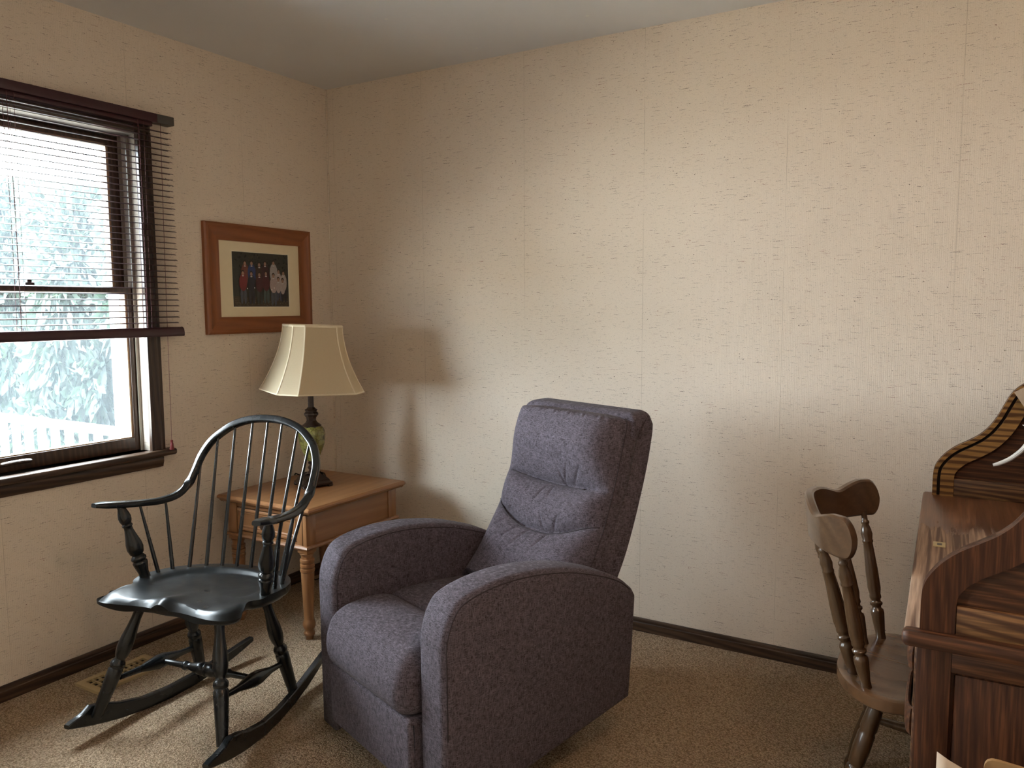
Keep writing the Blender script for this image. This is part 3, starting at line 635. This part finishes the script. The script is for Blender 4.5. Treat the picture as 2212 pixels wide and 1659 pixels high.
# round the upper corners of the shell
mb.v = [(x, y * (1 - .062 / .283 * (1 - math.sqrt(max(0., 1 - max(0., (z - .955) / .066) ** 2)))), z) for x, y, z in mb.v]
mb.build('back_shell', M['fabric'], rc, 0)
bl = smooth2([(.235, .40), (.165, .475), (.112, .555), (.062, .655), (.022, .765), (-.012, .875), (-.040, .970), (-.047, .997)], 8)
def bline(v):
    q = v * (len(bl) - 1); k = min(int(q), len(bl) - 2); u = q - k; a = Vector(bl[k]).lerp(Vector(bl[k + 1]), u); d = (Vector(bl[k + 1]) - Vector(bl[k])).normalized(); return a, Vector((d.y, -d.x))
PLEATS = [(-.05, 1, -.035, 1.2, .035), (.12, 1, -.03, -1., .025), (.30, 1, .03, 2., .03), (.22, 1, .025, -1.5, .025), (.52, 1, .035, 3.0, .035), (-.55, 2, .03, 1.5, .03), (-.35, 2, -.035, 2.5, .04), (-.12, 2, -.04, 2., .04), (.15, 2, .03, -1.8, .03), (.28, 2, -.03, 1.5, .03), (-.62, 2, -.03, 2.5, .035), (.40, 2, .025, 1.2, .025)]
def cush(u, v):
    s_ = (u * 2 - 1); a, n = bline(v); z = a.y
    body = .100 * max(0., 1 - abs(s_) ** 7) ** .5 * max(0., 1 - max(0., (v - .80) / .20) ** 2.6) ** .5
    w = max(0., 1 - abs(s_ * 1.02) ** 5)
    z2 = z + .03; c1 = .770 - .016 * (1 - s_ * s_) + .02; c2 = .682 - .072 * max(0., 1 - abs(s_) ** 2.2)
    def dome(q): return (1 - min(1., abs(q)) ** 2.2) ** .62 - 1
    if z2 > c1: h_ = (c1 + 1.05) / 2; cr = -.068 * dome((z2 - h_) / (h_ - c1)) * w if z2 < h_ else 0.
    elif z2 > c2: h_ = (c1 + c2) / 2; k_ = dome((z2 - h_) / ((c1 - c2) / 2)); cr = -(.060 if z2 > h_ else .046) * k_ * w
    else: h_ = c2 - .10; cr = -.034 * dome((z2 - h_) / .10) * w if z2 > h_ else 0.
    mid = .024 * math.exp(-((z2 - .93) / .085) ** 2) * w + .012 * math.exp(-((z2 - .54) / .08) ** 2) * w
    wr = 0.
    for a_, c_, o_, k_, l_ in PLEATS:
        e_ = z2 - (c1 if c_ == 1 else c2) - o_; wr -= .006 * math.exp(-((s_ - a_ - k_ * e_) / .022) ** 2 - (e_ / l_) ** 2)
    wr *= w
    wt = .0030 * math.sin(s_ * 42 + 2 * math.sin(s_ * 23)) * sstep(.82, .90, v) * (1 - sstep(.97, 1., v))
    d = body - cr * min(1., body / .06) + mid + wr + wt
    cc = max(0., (v - .80) / .20); yy = s_ * (1 + .10 * abs(s_) ** 14) * (.243 - .110 * (1 - math.sqrt(max(0., 1 - cc ** 2.6))))
    return P3(a.x + n.x * d, a.y + n.y * d, yy)
mb = MB(); NU_, NV_ = 130, 170
def cback(u, v):
    a, n = bline(v); yy = cush(u, v)[1]; return P3(a.x - n.x * .016, a.y - n.y * .016, yy)
mb.rings([[cush(i / NU_, j / NV_) for i in range(NU_ + 1)] + [cback(i / 12, j / NV_) for i in range(12, -1, -1)] for j in range(NV_ + 1)])
cu = mb.build('back_cushion', M['fabric'], rc, 0)
def on_cush(s_, v, lift=.001):
    p = Vector(cush((s_ + 1) / 2, v)); a, n = bline(v); return p + Vector((n.x, 0, n.y)) * lift
mb = MB(); mb.tube([on_cush(.985, .02 + .94 * k / 30, .002) + Vector((0, .001, 0)) for k in range(31)], .0016, seg=5, raw=True); mb.tube([on_cush(-.985, .02 + .94 * k / 30, .002) for k in range(31)], .0016, seg=5, raw=True)
def vof(z):   # cushion parameter for a height on its base line
    return min(range(len(bl)), key=lambda k: abs(bl[k][1] - z)) / (len(bl) - 1)
import bisect
def vofz(z):
    zs = [b[1] for b in bl]; k = max(1, min(len(zs) - 1, bisect.bisect(zs, z))); return (k - 1 + (z - zs[k - 1]) / (zs[k] - zs[k - 1])) / (len(zs) - 1)
mb.tube([on_cush(q / 20 * .97, vofz(.682 - .03 - .072 * max(0., 1 - abs(q / 20) ** 2.2) - .004), .0015) for q in range(-20, 21)], .0022, seg=6, raw=True)
mb.tube([on_cush(q / 20, vofz(.770 - .016 * (1 - (q / 20) ** 2) - .012), .0010) for q in range(-18, 14)], .0024, seg=6, raw=True)  # dark tube darkens the upper fold, standing in for its crease shadow
mb.build('seam_and_crease_shade', M['seam'], cu, 0)
seatp = round_corners([(.18, .30), (.575, .30), (.578, .432), (.53, .440), (.40, .438), (.30, .428), (.18, .405)], [.03, .01, .016, .01, .01, .01, .03], 4)
mb = MB(); mb.pillow(seatp, -.243, .243, .022, P3); mb.build('seat_cushion', M['fabric'], rc, 0)
fp = smooth2([(.577, .33), (.574, .40), (.582, .428), (.610, .444), (.650, .451), (.70, .450), (.755, .441), (.793, .420), (.812, .390), (.822, .350), (.820, .310), (.808, .280), (.785, .262), (.74, .255), (.66, .262), (.60, .285)], 5)
mb = MB(); mb.pillow(fp, -.238, .238, .052, P3, 8)
def puff(x, y, z):
    return (x + .006 * math.cos(y / .246 * PI / 2) if x > .3 else x, y, z + (.006 * math.cos(y / .246 * PI / 2) if z > .42 else 0))
mb.v = [puff(*p) for p in mb.v]
mb.build('footrest_cushion', M['fabric'], rc, 0)
fpp = round_corners([(.66, .066), (.797, .066), (.800, .262), (.66, .268)], [.01, .018, .012, .01], 4)
mb = MB(); mb.pillow(fpp, -.238, .238, .016, P3); mb.build('footrest_panel', M['fabric'], rc, 0)
mb = MB(); mb.box(.16 - T0, .64 - T0, -.236, .236, .16, .33, .01); mb.box(.10 - T0, .15 - T0, -.236, .236, .18, .46, .006)
mb.build('base_frame', M['dark'], rc)
for a in (.22, .60):
    for sg in (1, -1): MB().box(a - T0 - .02, a - T0 + .02, sg * .20 - .02, sg * .20 + .02, 0, .17, .003).build('foot', M['dark'], rc)

# ------------------------------------------------------------------ roll-top desk (x into the desk, y away from the camera)
dk = thing('rolltop_desk', 'dark oak roll-top desk with curved side panels at the right edge', 'desk', (2.79, -1.40, 0), math.radians(1.77))
DL, DD, DT = 1.27, .62, .742
def side_lower(y0, y1, outward):
    mb = MB(); mb.box(0, DD, y0, y1, .0, .718); o = mb.build('side_panel', M['deskz'], dk)
    return o
sp = side_lower(.010, .028, -1)
for x0, x1, z1 in ((0, .058, .718), (.30, .35, .6715), (DD - .058, DD, .718)): MB().box(x0, x1, 0, .012, .02 if x0 != .30 else .1205, z1, .0015).build('stile', M['deskz'], sp)
for z0, z1 in ((.672, .718), (.02, .12)): MB().box(.058, DD - .058, 0.0004, .012, z0, z1, .0015).build('rail', M['desk'], sp)
for x0, x1 in ((.064, .296), (.354, DD - .062)): MB().box(x0, x1, .006, .012, .124, .667, .004).build('panel_field', M['deskz'], sp)
side_lower(DL - .028, DL - .010, 1)
mb = MB(); rr = .0145
prof = [(-.021, .7175), (-.0225, .7245), (-.0225, .738), (-.018, .7455), (.0, .7465), (.004, .7465), (.004, .7175)]
R = [[(x, y * k + (1 - k) * -.008, .732 + (z - .732) * k) for y, z in prof] for x, k in ((-.026, .35), (-.024, .7), (-.019, .95), (-.012, 1), (DD, 1))]
mb.rings(R); mb.build('side_moulding', M['desk'], dk, 40)
mb = MB(); pl = [(-.014, DT - .026), (-.020, DT - .022), (-.024, DT - .013), (-.022, DT - .004), (-.016, DT), (DD, DT), (DD, DT - .026)]
mb.rings([[(a, y, b) for a, b in pl] for y in (.002, DL - .002)]); mb.build('writing_top', M['desktop'], dk, 35)
MB().box(.016, .044, .606, .652, DT - .001, DT + .0012, .0004).build('lock_plate', M['brass'], dk)['label'] = 'small brass lock plate'
MB().box(.025, .036, .620, .638, DT + .001, DT + .0016).build('keyhole', M['bronze'], bpy.data.objects['lock_plate'])
Sc = [(.003, DT), (.003, .800), (.006, .828), (.016, .852), (.036, .879), (.063, .903), (.096, .924), (.125, .944), (.150, .970), (.172, 1.005), (.190, 1.045), (.207, 1.080), (.230, 1.106), (.262, 1.124), (.31, 1.132)]
Sc = [Sc[0]] + smooth2(Sc[1:], 5)
def off(poly, d):     # curve shifted inwards (down-right side)
    o = []
    for i in range(len(poly)):
        a, b = Vector(poly[max(i - 1, 0)]), Vector(poly[min(i + 1, len(poly) - 1)]); e = (b - a).normalized(); o.append((poly[i][0] + e.y * d, poly[i][1] - e.x * d))
    return o
full = Sc + [(DD, 1.132), (DD, DT)]
def strip(mb, d0, d1, y0, y1):
    a, b = off(Sc, d0), off(Sc, d1); n = len(a)
    a[0] = (a[0][0], DT); b[0] = (b[0][0], DT)
    v = [(p[0], y, p[1]) for y in (y0, y1) for p in a + b]; f = []
    for i in range(n - 1):
        f += [(i, i + 1, n + i + 1, n + i), (2 * n + i, 3 * n + i, 3 * n + i + 1, 2 * n + i + 1), (i, 2 * n + i, 2 * n + i + 1, i + 1), (n + i, n + i + 1, 3 * n + i + 1, 3 * n + i)]
    f += [(0, n, 3 * n, 2 * n), (n - 1, 3 * n - 1, 4 * n - 1, 2 * n - 1)]; mb.add(v, f)
for nm, y0, y1, fy in (('near', .012, .030, (0.0, .013)), ('far', DL - .030, DL - .012, (DL - .042, DL - .029))):
    mb = MB(); mb.rings([[(a, y, b) for a, b in full] for y in (y0, y1)]); g = mb.build('gallery_side', M['desk'], dk, 30)
    mb = MB(); 
    if nm == 'near': strip(mb, 0, .058, *fy); strip(mb, 0, .004, .013, .031)
    else: strip(mb, 0, .0125, *fy); strip(mb, .0215, .060, *fy)
    mb.build('curved_stile', M['desklit'] if nm == 'far' else M['deskz'], g, 30)
    if nm == 'far': mb = MB(); strip(mb, .0125, .0215, y0 - .001, y0 + .002); mb.build('groove_shade_strip', M['dark'], g, 30)  # dark strip paints the shade at the bottom of the tambour groove
    mb = MB(); x0 = .062; mb.box(x0, DD, fy[0] + .001, fy[1], DT, .800, .0015); mb.build('lower_rail', M['deskr'], g)
MB().box(DD - .018, DD, .03, DL - .03, .0, 1.132).build('back_panel', M['desky'], dk)
mb = MB(); mb.box(.31, DD, .012, DL - .012, 1.132, 1.152, .004); mb.build('top_board', M['desky'], dk)
mb = MB(); mb.box(.51, DD - .02, .034, DL - .045, 1.02, 1.032); 
for k in range(7): mb.box(.51, DD - .02, .05 + k * .19, .06 + k * .19, DT, 1.03)
mb.box(.51, DD - .02, .05, 1.2, .87, .88); mb.build('pigeonholes', M['desky'], dk)
for y0, y1, hk in ((.028, .33, 1.), (DL - .40, DL - .028, .4)):
    MB().box(.004, DD - .02, y0, y1, .05, .712).build('pedestal', M['deskz'], dk)
    for z0, z1 in ((.575, .708), (.42, .565), (.06, .41)):
        d_ = MB().box(-.004, .006, y0 + .004, y1 - .012, z0, z1, .004).build('drawer', M['desky'], dk)
        zc = {.575: .660, .42: .526, .06: .30}[z0]; yc = (y0 + y1) / 2 if y0 > .5 else .17
        mb = MB(); mb.tube([(-.003, yc - .10, zc), (-.012 * hk, yc - .075, zc), (-.014 * hk, yc, zc), (-.012 * hk, yc + .075, zc), (-.003, yc + .10, zc)], .006 * hk, .030, (0, 0, 1), seg=10, power=3); mb.build('handle', M['desk'], d_)
MB().box(.02, DD - .02, .33, DL - .40, .655, .708).build('centre_drawer', M['desky'], dk)

# ------------------------------------------------------------------ desk chair (x towards the desk)
dc = thing('desk_chair', 'brown wooden spindle-back chair with curved crest pushed up to the desk', 'chair', (2.65, -.842, 0), 0)
ch = [(-.070, 0), (-.066, .06), (-.052, .110), (-.026, .160), (.012, .198), (.05, .216), (.10, .212), (.17, .200), (.25, .205), (.31, .205), (.345, .185), (.36, .10), (.362, 0)]
ol = ch + [(a, -b) for a, b in ch[-2:0:-1]]; ol = [(p[0], p[1]) for p in catmull([(a, b, 0) for a, b in ol + ol[:1]], 4)][:-1]
mb = MB(); SZ = .432
def cs(a, b, f): return SZ - .010 * (1 - sstep(.45, .95, f)) * sstep(-.02, .08, a)
R = [[(.14 + (a - .14) * f, b * f, cs(.14 + (a - .14) * f, b * f, f)) for a, b in ol] for f in (.02, .3, .5, .65, .8, .9, .97)] + [[(.14 + (a - .14) * f, b * f, z) for a, b in ol] for f, z in ((.995, SZ - .003), (1, SZ - .009), (.995, SZ - .030), (.97, SZ - .035), (.02, SZ - .035))]
mb.rings(R); mb.build('seat', M['chairx'], dc, 35)
SPB = [(.017, .164), (-.020, .104), (-.034, 0)]; SPT = [(-.046, .212), (-.106, .128), (-.142, 0)]
SPP0 = [(0, .0155), (.06, .0145), (.16, .0185), (.22, .0205), (.245, .0190), (.255, .014), (.27, .0135), (.285, .019), (.30, .0195), (.31, .015), (.325, .0145), (.34, .018), (.355, .018), (.37, .017), (.42, .0200), (.55, .0195), (.70, .0165), (.785, .0145), (.795, .017), (.805, .017), (.815, .0155), (.86, .0180), (.90, .0155), (.94, .0105), (.955, .0130), (.968, .0130), (.98, .0095), (1, .009)]
SPP = [(p * .955 if p < .9 else .8595 + (p - .9) * .9, q) for p, q in SPP0] + [(1, .009)]
for (bx, by), (ax_, ay_) in zip(SPB, SPT):
    for sg in ((1, -1) if by else (1,)):
        mb = MB(); mb.lathe((bx, sg * by, SZ - .006), (ax_, sg * ay_, .772), [(p, q * .86) for p, q in SPP], 16); mb.build('spindle', M['chair'], dc, 50)
# crest rail: a plan arc with a shaped upper edge
NC = 48; pl = catmull([(-.006, -.243, 0), (-.046, -.222, 0), (-.088, -.172, 0), (-.122, -.10, 0), (-.143, 0, 0), (-.122, .10, 0), (-.088, .172, 0), (-.046, .222, 0), (-.006, .243, 0)], 6)
q_ = [math.sin(PI / 2 * math.sin(PI / 2 * (k / 60 - 1) * .999) ) if False else math.sin(PI / 2 * (k / 60 * 2 - 1)) for k in range(61)]
ql = [(a + 1) / 2 * (len(pl) - 1) for a in q_]; pl = [pl[min(int(a), len(pl) - 2)].lerp(pl[min(int(a), len(pl) - 2) + 1], a - min(int(a), len(pl) - 2)) for a in ql]
def crest_h(u):      # bottom and top height at u in -1..1
    a = abs(u); zt = .8615 - .012 * sstep(.10, .35, a) * 1. + .004 * math.exp(-(a / .2) ** 2) - .010 * math.exp(-((a - .42) / .10) ** 2) + .012 * sstep(.5, .75, a); zb = .757 + .004 * a
    e = max(0., (a - .86) / .14); k = (1 - math.sqrt(max(0., 1 - e * e))); m = .5 * (zt + zb); return zb + (m - zb) * k, zt + (m - zt) * k
mb = MB(); R = []
for i, p in enumerate(pl):
    u = q_[i]; a, b = crest_h(u * .9995); T = (pl[min(i + 1, len(pl) - 1)] - pl[max(i - 1, 0)]).normalized(); n = Vector((T.y, -T.x, 0)); w = .0115; r = min(.005, (b - a) * .3)
    lean = lambda z: Vector((-(z - .757) * .12, 0, 0))
    R.append([p + n * q + Vector((0, 0, z)) + lean(z) for q, z in ((w, a + r), (w, b - r), (w - r, b), (-w + r, b), (-w, b - r), (-w, a + r), (-w + r, a), (w - r, a))])
mb.rings(R); mb.build('crest_rail', M['chairy'], dc, 40)
LP = [(0, .020), (.10, .0255), (.20, .0275), (.215, .024), (.23, .0275), (.33, .0280), (.42, .0255), (.43, .022), (.445, .0265), (.47, .0265), (.485, .022), (.52, .0235), (.68, .0275), (.82, .0245), (.90, .020), (.92, .023), (.95, .024), (1, .017)]
for (tx_, ty_), (bx, by) in (((.045, .145), (-.060, .205)), ((.265, .145), (.345, .205))):
    for sg in (1, -1):
        mb = MB(); mb.lathe((tx_, sg * ty_, SZ - .03), (bx, sg * by, 0), [(p, q * .74) for p, q in LP], 18); mb.build('leg', M['chair'], dc, 50)
for sg in (1, -1):
    mb = MB(); mb.lathe((-.010, sg * .178, .185), (.312, sg * .180, .165), [(0, .008), (.15, .011), (.4, .016), (.5, .018), (.6, .016), (.85, .011), (1, .008)], 14); mb.build('stretcher', M['chair'], dc, 50)
mb = MB(); mb.lathe((.15, -.18, .175), (.15, .18, .175), [(0, .008), (.25, .012), (.5, .017), (.75, .012), (1, .008)], 14); mb.build('stretcher', M['chair'], dc, 50)

# ------------------------------------------------------------------ small things round the desk
cv = thing('curved_ornament', 'white curved horn-like ornament standing on the oak desk', 'ornament', (3.06, -.25, DT), 0)
pts = [(-.142, 0, .127), (-.125, 0, .134), (-.097, 0, .152), (-.068, 0, .183), (-.047, 0, .224), (-.03, 0, .27), (0, 0, .31), (.05, 0, .30), (.08, 0, .24), (.08, 0, .12), (.07, 0, 0.005)]
mb = MB(); mb.tube(pts, [.0045, .0062, .0068, .007, .0072, .0075, .008, .008, .008, .009, .012], seg=10, n=6); mb.build('horn', M['white_item'], cv)
mb = MB(); mb.tube([(-.047, 0, .224), (-.056, -.002, .246), (-.073, -.004, .256)], [.006, .004, .001], seg=8); mb.tube([(-.04, 0, .24), (-.05, 0, .262), (-.046, 0, .285)], [.006, .004, .001], seg=8); mb.build('tine', M['white_item'], cv)
mb = MB(); a = Vector((2.963, -.205, 1.089)); b = a + Vector((.216, -.02, -.336)); c_ = b + Vector((.110, 0, .071)); d_ = a + (c_ - b)
mb = MB().rings([[a, b, c_, d_], [p + Vector((0, .004, 0)) for p in (a, b, c_, d_)]])
o = mb.build('kraft_envelope', M['kraft']); tag(o, 'beige paper envelope propped at a slant in the top of the desk', 'envelope')
cb = thing('cardboard_box', 'open brown cardboard box standing on the carpet beside the desk', 'box', (3.03, -1.72, 0))
mb = MB(); w, d, h, q = .205, .22, .50, .005
mb.box(-w, w, -d, d, 0, q); mb.box(-w, -w + q, -d, d, q, h); mb.box(w - q, w, -d, d, q, h); mb.box(-w + q, w - q, -d, -d + q, q, h); mb.box(-w + q, w - q, d - q, d, q, h); mb.build('carton', M['carton'], cb)
ps = thing('paper_sheet', 'cream paper sheet with a grey clip leaning in the box beside the desk', 'paper', (2.975, -1.575, .012), 0)
def sheet(u, v):   # stands in the box, top edge curling over
    x = -.140 + .30 * u; y = -.02 + .045 * v - .012 * math.cos(u * 2.2); z = (.585 - .095 * (u ** .8)) * v; return (x, y, z)
mb = MB(); mb.grid(16, 12, sheet); o = mb.build('sheet', M['cream_paper'], ps, 0); md = o.modifiers.new('t', 'SOLIDIFY'); md.thickness = .0012
mb = MB(); mb.box(-.104, -.076, .004, .022, .518, .547, .003); mb.build('clip', M['steel'], ps)['label'] = 'grey binder clip'
bd_ = MB(); bp = round_corners([(0, 0), (.24, 0), (.24, .560), (0, .577)], [.01, .01, .02, .02], 4)
bd_.rings([[(2.905 + a, -1.522 + y, .010 + b) for a, b in bp] for y in (0, .008)]); tag(bd_.build('cork_board', M['cork']), 'tan rounded board standing behind the cream paper in the box', 'board')

# ------------------------------------------------------------------ floor register
rg = thing('floor_register', 'beige metal floor register in the carpet under the rocking chair', 'vent', (.178, -1.343, 0))
mb = MB(); gx, gy, hz = .070, .139, .010
mb.box(-gx, -gx + .024, -gy + .026, gy - .026, 0, hz); mb.box(gx - .024, gx, -gy + .026, gy - .026, 0, hz); mb.box(-gx, gx, -gy, -gy + .026, 0, hz); mb.box(-gx, gx, gy - .026, gy, 0, hz); mb.build('frame', M['register'], rg)
mb = MB()
for k in range(9): y = -gy + .026 + (2 * gy - .052) * (k + 1) / 10; mb.box(-gx + .02, gx - .02, y - .0028, y + .0028, .002, hz - .001)
for x in (-.016, .016): mb.box(x - .003, x + .003, -gy + .02, gy - .02, .002, hz - .001)
mb.build('grille', M['register'], rg)
MB().box(-gx + .01, gx - .01, -gy + .01, gy - .01, 0.0005, .0015).build('duct_shade', M['dark'], rg)  # flat dark sheet stands in for the shade below the grille

# ------------------------------------------------------------------ outdoors
struct('lawn', MB().box(-40, -.2, -30, 30, -.95, -.9), M['lawn'])
mb = MB()
for k in range(26): mb.box(-4.2 + k * .15, -4.2 + k * .15 + .144, -7.5, -.12, -.29, -.25)
struct('deck', mb, M['deckboards'])
dr = thing('deck_railing', 'white painted deck railing outside the window', 'railing', (-1.9, -.2, -.25))
MB().box(-2.2, 1.68, -.04, .04, .85, .895, .006).build('top_rail', M['deckpaint'], dr)
MB().box(-2.2, 1.68, -.02, .02, .10, .14, .004).build('bottom_rail', M['deckpaint'], dr)
for x in (-2.2, 1.60): MB().box(x - .045, x + .045, -.045, .045, 0, .93, .006).build('post', M['deckpaint'], dr)
for k in range(23):
    x = -2.05 + k * .156; MB().box(x - .019, x + .019, -.019, .019, .13, .86, .002).build('baluster', M['deckpaint'], dr)

def shrub_mesh(R, Hh, n, seed, leaf):
    r = random.Random(seed); mb = MB()
    blobs = [(r.uniform(-.62, .62) * R, r.uniform(-.5, .5) * R, (k + r.uniform(.2, .8)) / 44 * Hh * .92, r.uniform(.30, .42) * R) for k in range(44)]
    for _ in range(n):
        bx, by, bz, br = r.choice(blobs)
        d = Vector((r.gauss(0, 1), r.gauss(0, 1), r.gauss(0, 1))).normalized() * br * r.uniform(.45, 1.05)
        p = Vector((bx, by, bz)) + d
        ax = (d.normalized() + Vector((r.uniform(-.8, .8), r.uniform(-.8, .8), r.uniform(-.9, .3)))).normalized(); sd = ax.cross(Vector((r.uniform(-1, 1), r.uniform(-1, 1), r.uniform(-1, 1)))).normalized(); up = sd.cross(ax)
        L = leaf * r.uniform(.6, 1.3); w = L * .22; m = R - L
        p = Vector((max(-m, min(m, p.x)), max(-m, min(m, p.y)), max(.04, min(Hh - L, p.z))))
        mb.add([p, p + ax * L * .5 + sd * w + up * L * .06, p + ax * L, p + ax * L * .5 - sd * w + up * L * .06], [(0, 1, 2), (0, 2, 3)])
    return mb
SH = [(-1.05, .60, .52, 3.0, 1), (-2.12, .62, .52, 3.3, 2), (-3.19, .60, .52, 3.25, 3), (-4.26, .62, .52, 3.4, 1), (-5.33, .60, .52, 3.6, 2), (-6.4, .62, .52, 3.8, 3), (-7.5, .60, .55, 4.1, 1),
      (-1.4, 2.0, .8, 2.9, 3), (-3.05, 2.0, .8, 3.1, 1), (-4.7, 2.0, .8, 3.2, 2), (-6.35, 2.0, .8, 3.4, 1), (-8.1, 2.0, .85, 3.7, 3)]
protos = {}
for i, (x, y, R, hh, sd) in enumerate(SH):
    s_ = thing('garden_shrub', 'dense leafy green shrub growing beyond the white deck railing', 'shrub', (x, y, -.9), PI * (i % 2), 'shrubs beyond the deck railing')
    if sd not in protos:
        f = shrub_mesh(1., 3., 26000, sd, .17).build('foliage', M['leaf'], s_, 0)
        mb = MB()
        for k in range(6):
            a = k * 1.05; mb.tube([(.04 * math.cos(a), .04 * math.sin(a), 0), (.18 * math.cos(a), .18 * math.sin(a), .9), (.4 * math.cos(a + .3), .4 * math.sin(a + .3), 1.9), (.6 * math.cos(a + .5), .6 * math.sin(a + .5), 2.6)], [.045, .035, .022, .008], seg=7)
        tk = mb.build('stem', M['bark'], s_); protos[sd] = (f, tk)
    else:
        for q in protos[sd]: c = q.copy(); COL.objects.link(c); c.parent = s_
    s_.scale = (R, R, hh / 3.)

# ------------------------------------------------------------------ light
w = bpy.data.worlds.new('sky'); S.world = w; w.use_nodes = True; nt = w.node_tree; nt.nodes.clear()
out_ = nt.nodes.new('ShaderNodeOutputWorld'); bg = nt.nodes.new('ShaderNodeBackground'); nt.links.new(bg.outputs[0], out_.inputs[0])
bg.inputs[0].default_value = (.84, .93, 1., 1); bg.inputs[1].default_value = 22.
def portal(name, y0, y1, z0, z1):
    l = bpy.data.lights.new(name, 'AREA'); l.shape = 'RECTANGLE'; l.size = z1 - z0; l.size_y = y1 - y0; l.cycles.is_portal = True
    o = bpy.data.objects.new(name, l); COL.objects.link(o); o.location = (-.23, (y0 + y1) / 2, (z0 + z1) / 2)
    o.rotation_euler = Matrix(((0, 0, -1), (0, 1, 0), (1, 0, 0))).to_euler(); return o
portal('window_portal', WY0, WY1, WZ0, WZ1); portal('window_portal', DY0, DY1, DZ0, DZ1)
sl = bpy.data.lights.new('sun', 'SUN'); sl.energy = 80.; sl.angle = math.radians(.6); sl.color = (1, .95, .86)
so = bpy.data.objects.new('sun', sl); COL.objects.link(so); so.location = (6, -8, 9); so.rotation_euler = Vector((6, -3, 10.5)).to_track_quat('Z', 'Y').to_euler()

# added warm fill light on the ceiling, out of frame; no known lamp
cl = thing('fill_light', 'added round fill light under the ceiling, out of view', 'fill light', (2.95, -2.0, H - .11), 0)
MB().lathe((0, 0, .085), (0, 0, .11), [(0, .15), (.3, .165), (1, .165)], 32).build('fill_light_plate', M['brass'], cl)
t = NT('fill_glow_glass'); t.fin((.9, .88, .82), .3); t.b.inputs['Emission Color'].default_value = (1., .60, .36, 1); t.b.inputs['Emission Strength'].default_value = 14.
MB().lathe((0, 0, 0), (0, 0, .09), [(0, .02), (.03, .07), (.12, .11), (.35, .14), (.7, .155), (1, .16)], 32).build('fill_dome', t.m, cl)

# ------------------------------------------------------------------ camera
cam = bpy.data.cameras.new('camera'); co = bpy.data.objects.new('camera', cam); COL.objects.link(co)
cam.sensor_fit = 'HORIZONTAL'; cam.sensor_width = 36; cam.lens = 1704.37 / 2212 * 36; cam.clip_start = .02
yaw, pitch, roll = -.5353, .09661, -.00516
f = Vector((math.sin(yaw) * math.cos(pitch), math.cos(yaw) * math.cos(pitch), -math.sin(pitch))); r0 = Vector((math.cos(yaw), -math.sin(yaw), 0)); u0 = r0.cross(f)
r = r0 * math.cos(roll) + u0 * math.sin(roll); u = -r0 * math.sin(roll) + u0 * math.cos(roll)
m = Matrix((r, u, -f)).transposed().to_4x4(); m.translation = (2.86661, -3.02622, 1.35289); co.matrix_world = m
S.camera = co
S.view_settings.view_transform = 'Standard'; S.view_settings.look = 'None'; S.view_settings.exposure = 1.2; S.view_settings.gamma = 1.
S.view_settings.use_curve_mapping = False
cy = S.cycles; cy.max_bounces = 9; cy.diffuse_bounces = 5; cy.transparent_max_bounces = 12; cy.use_denoising = True; cy.caustics_reflective = False; cy.caustics_refractive = False
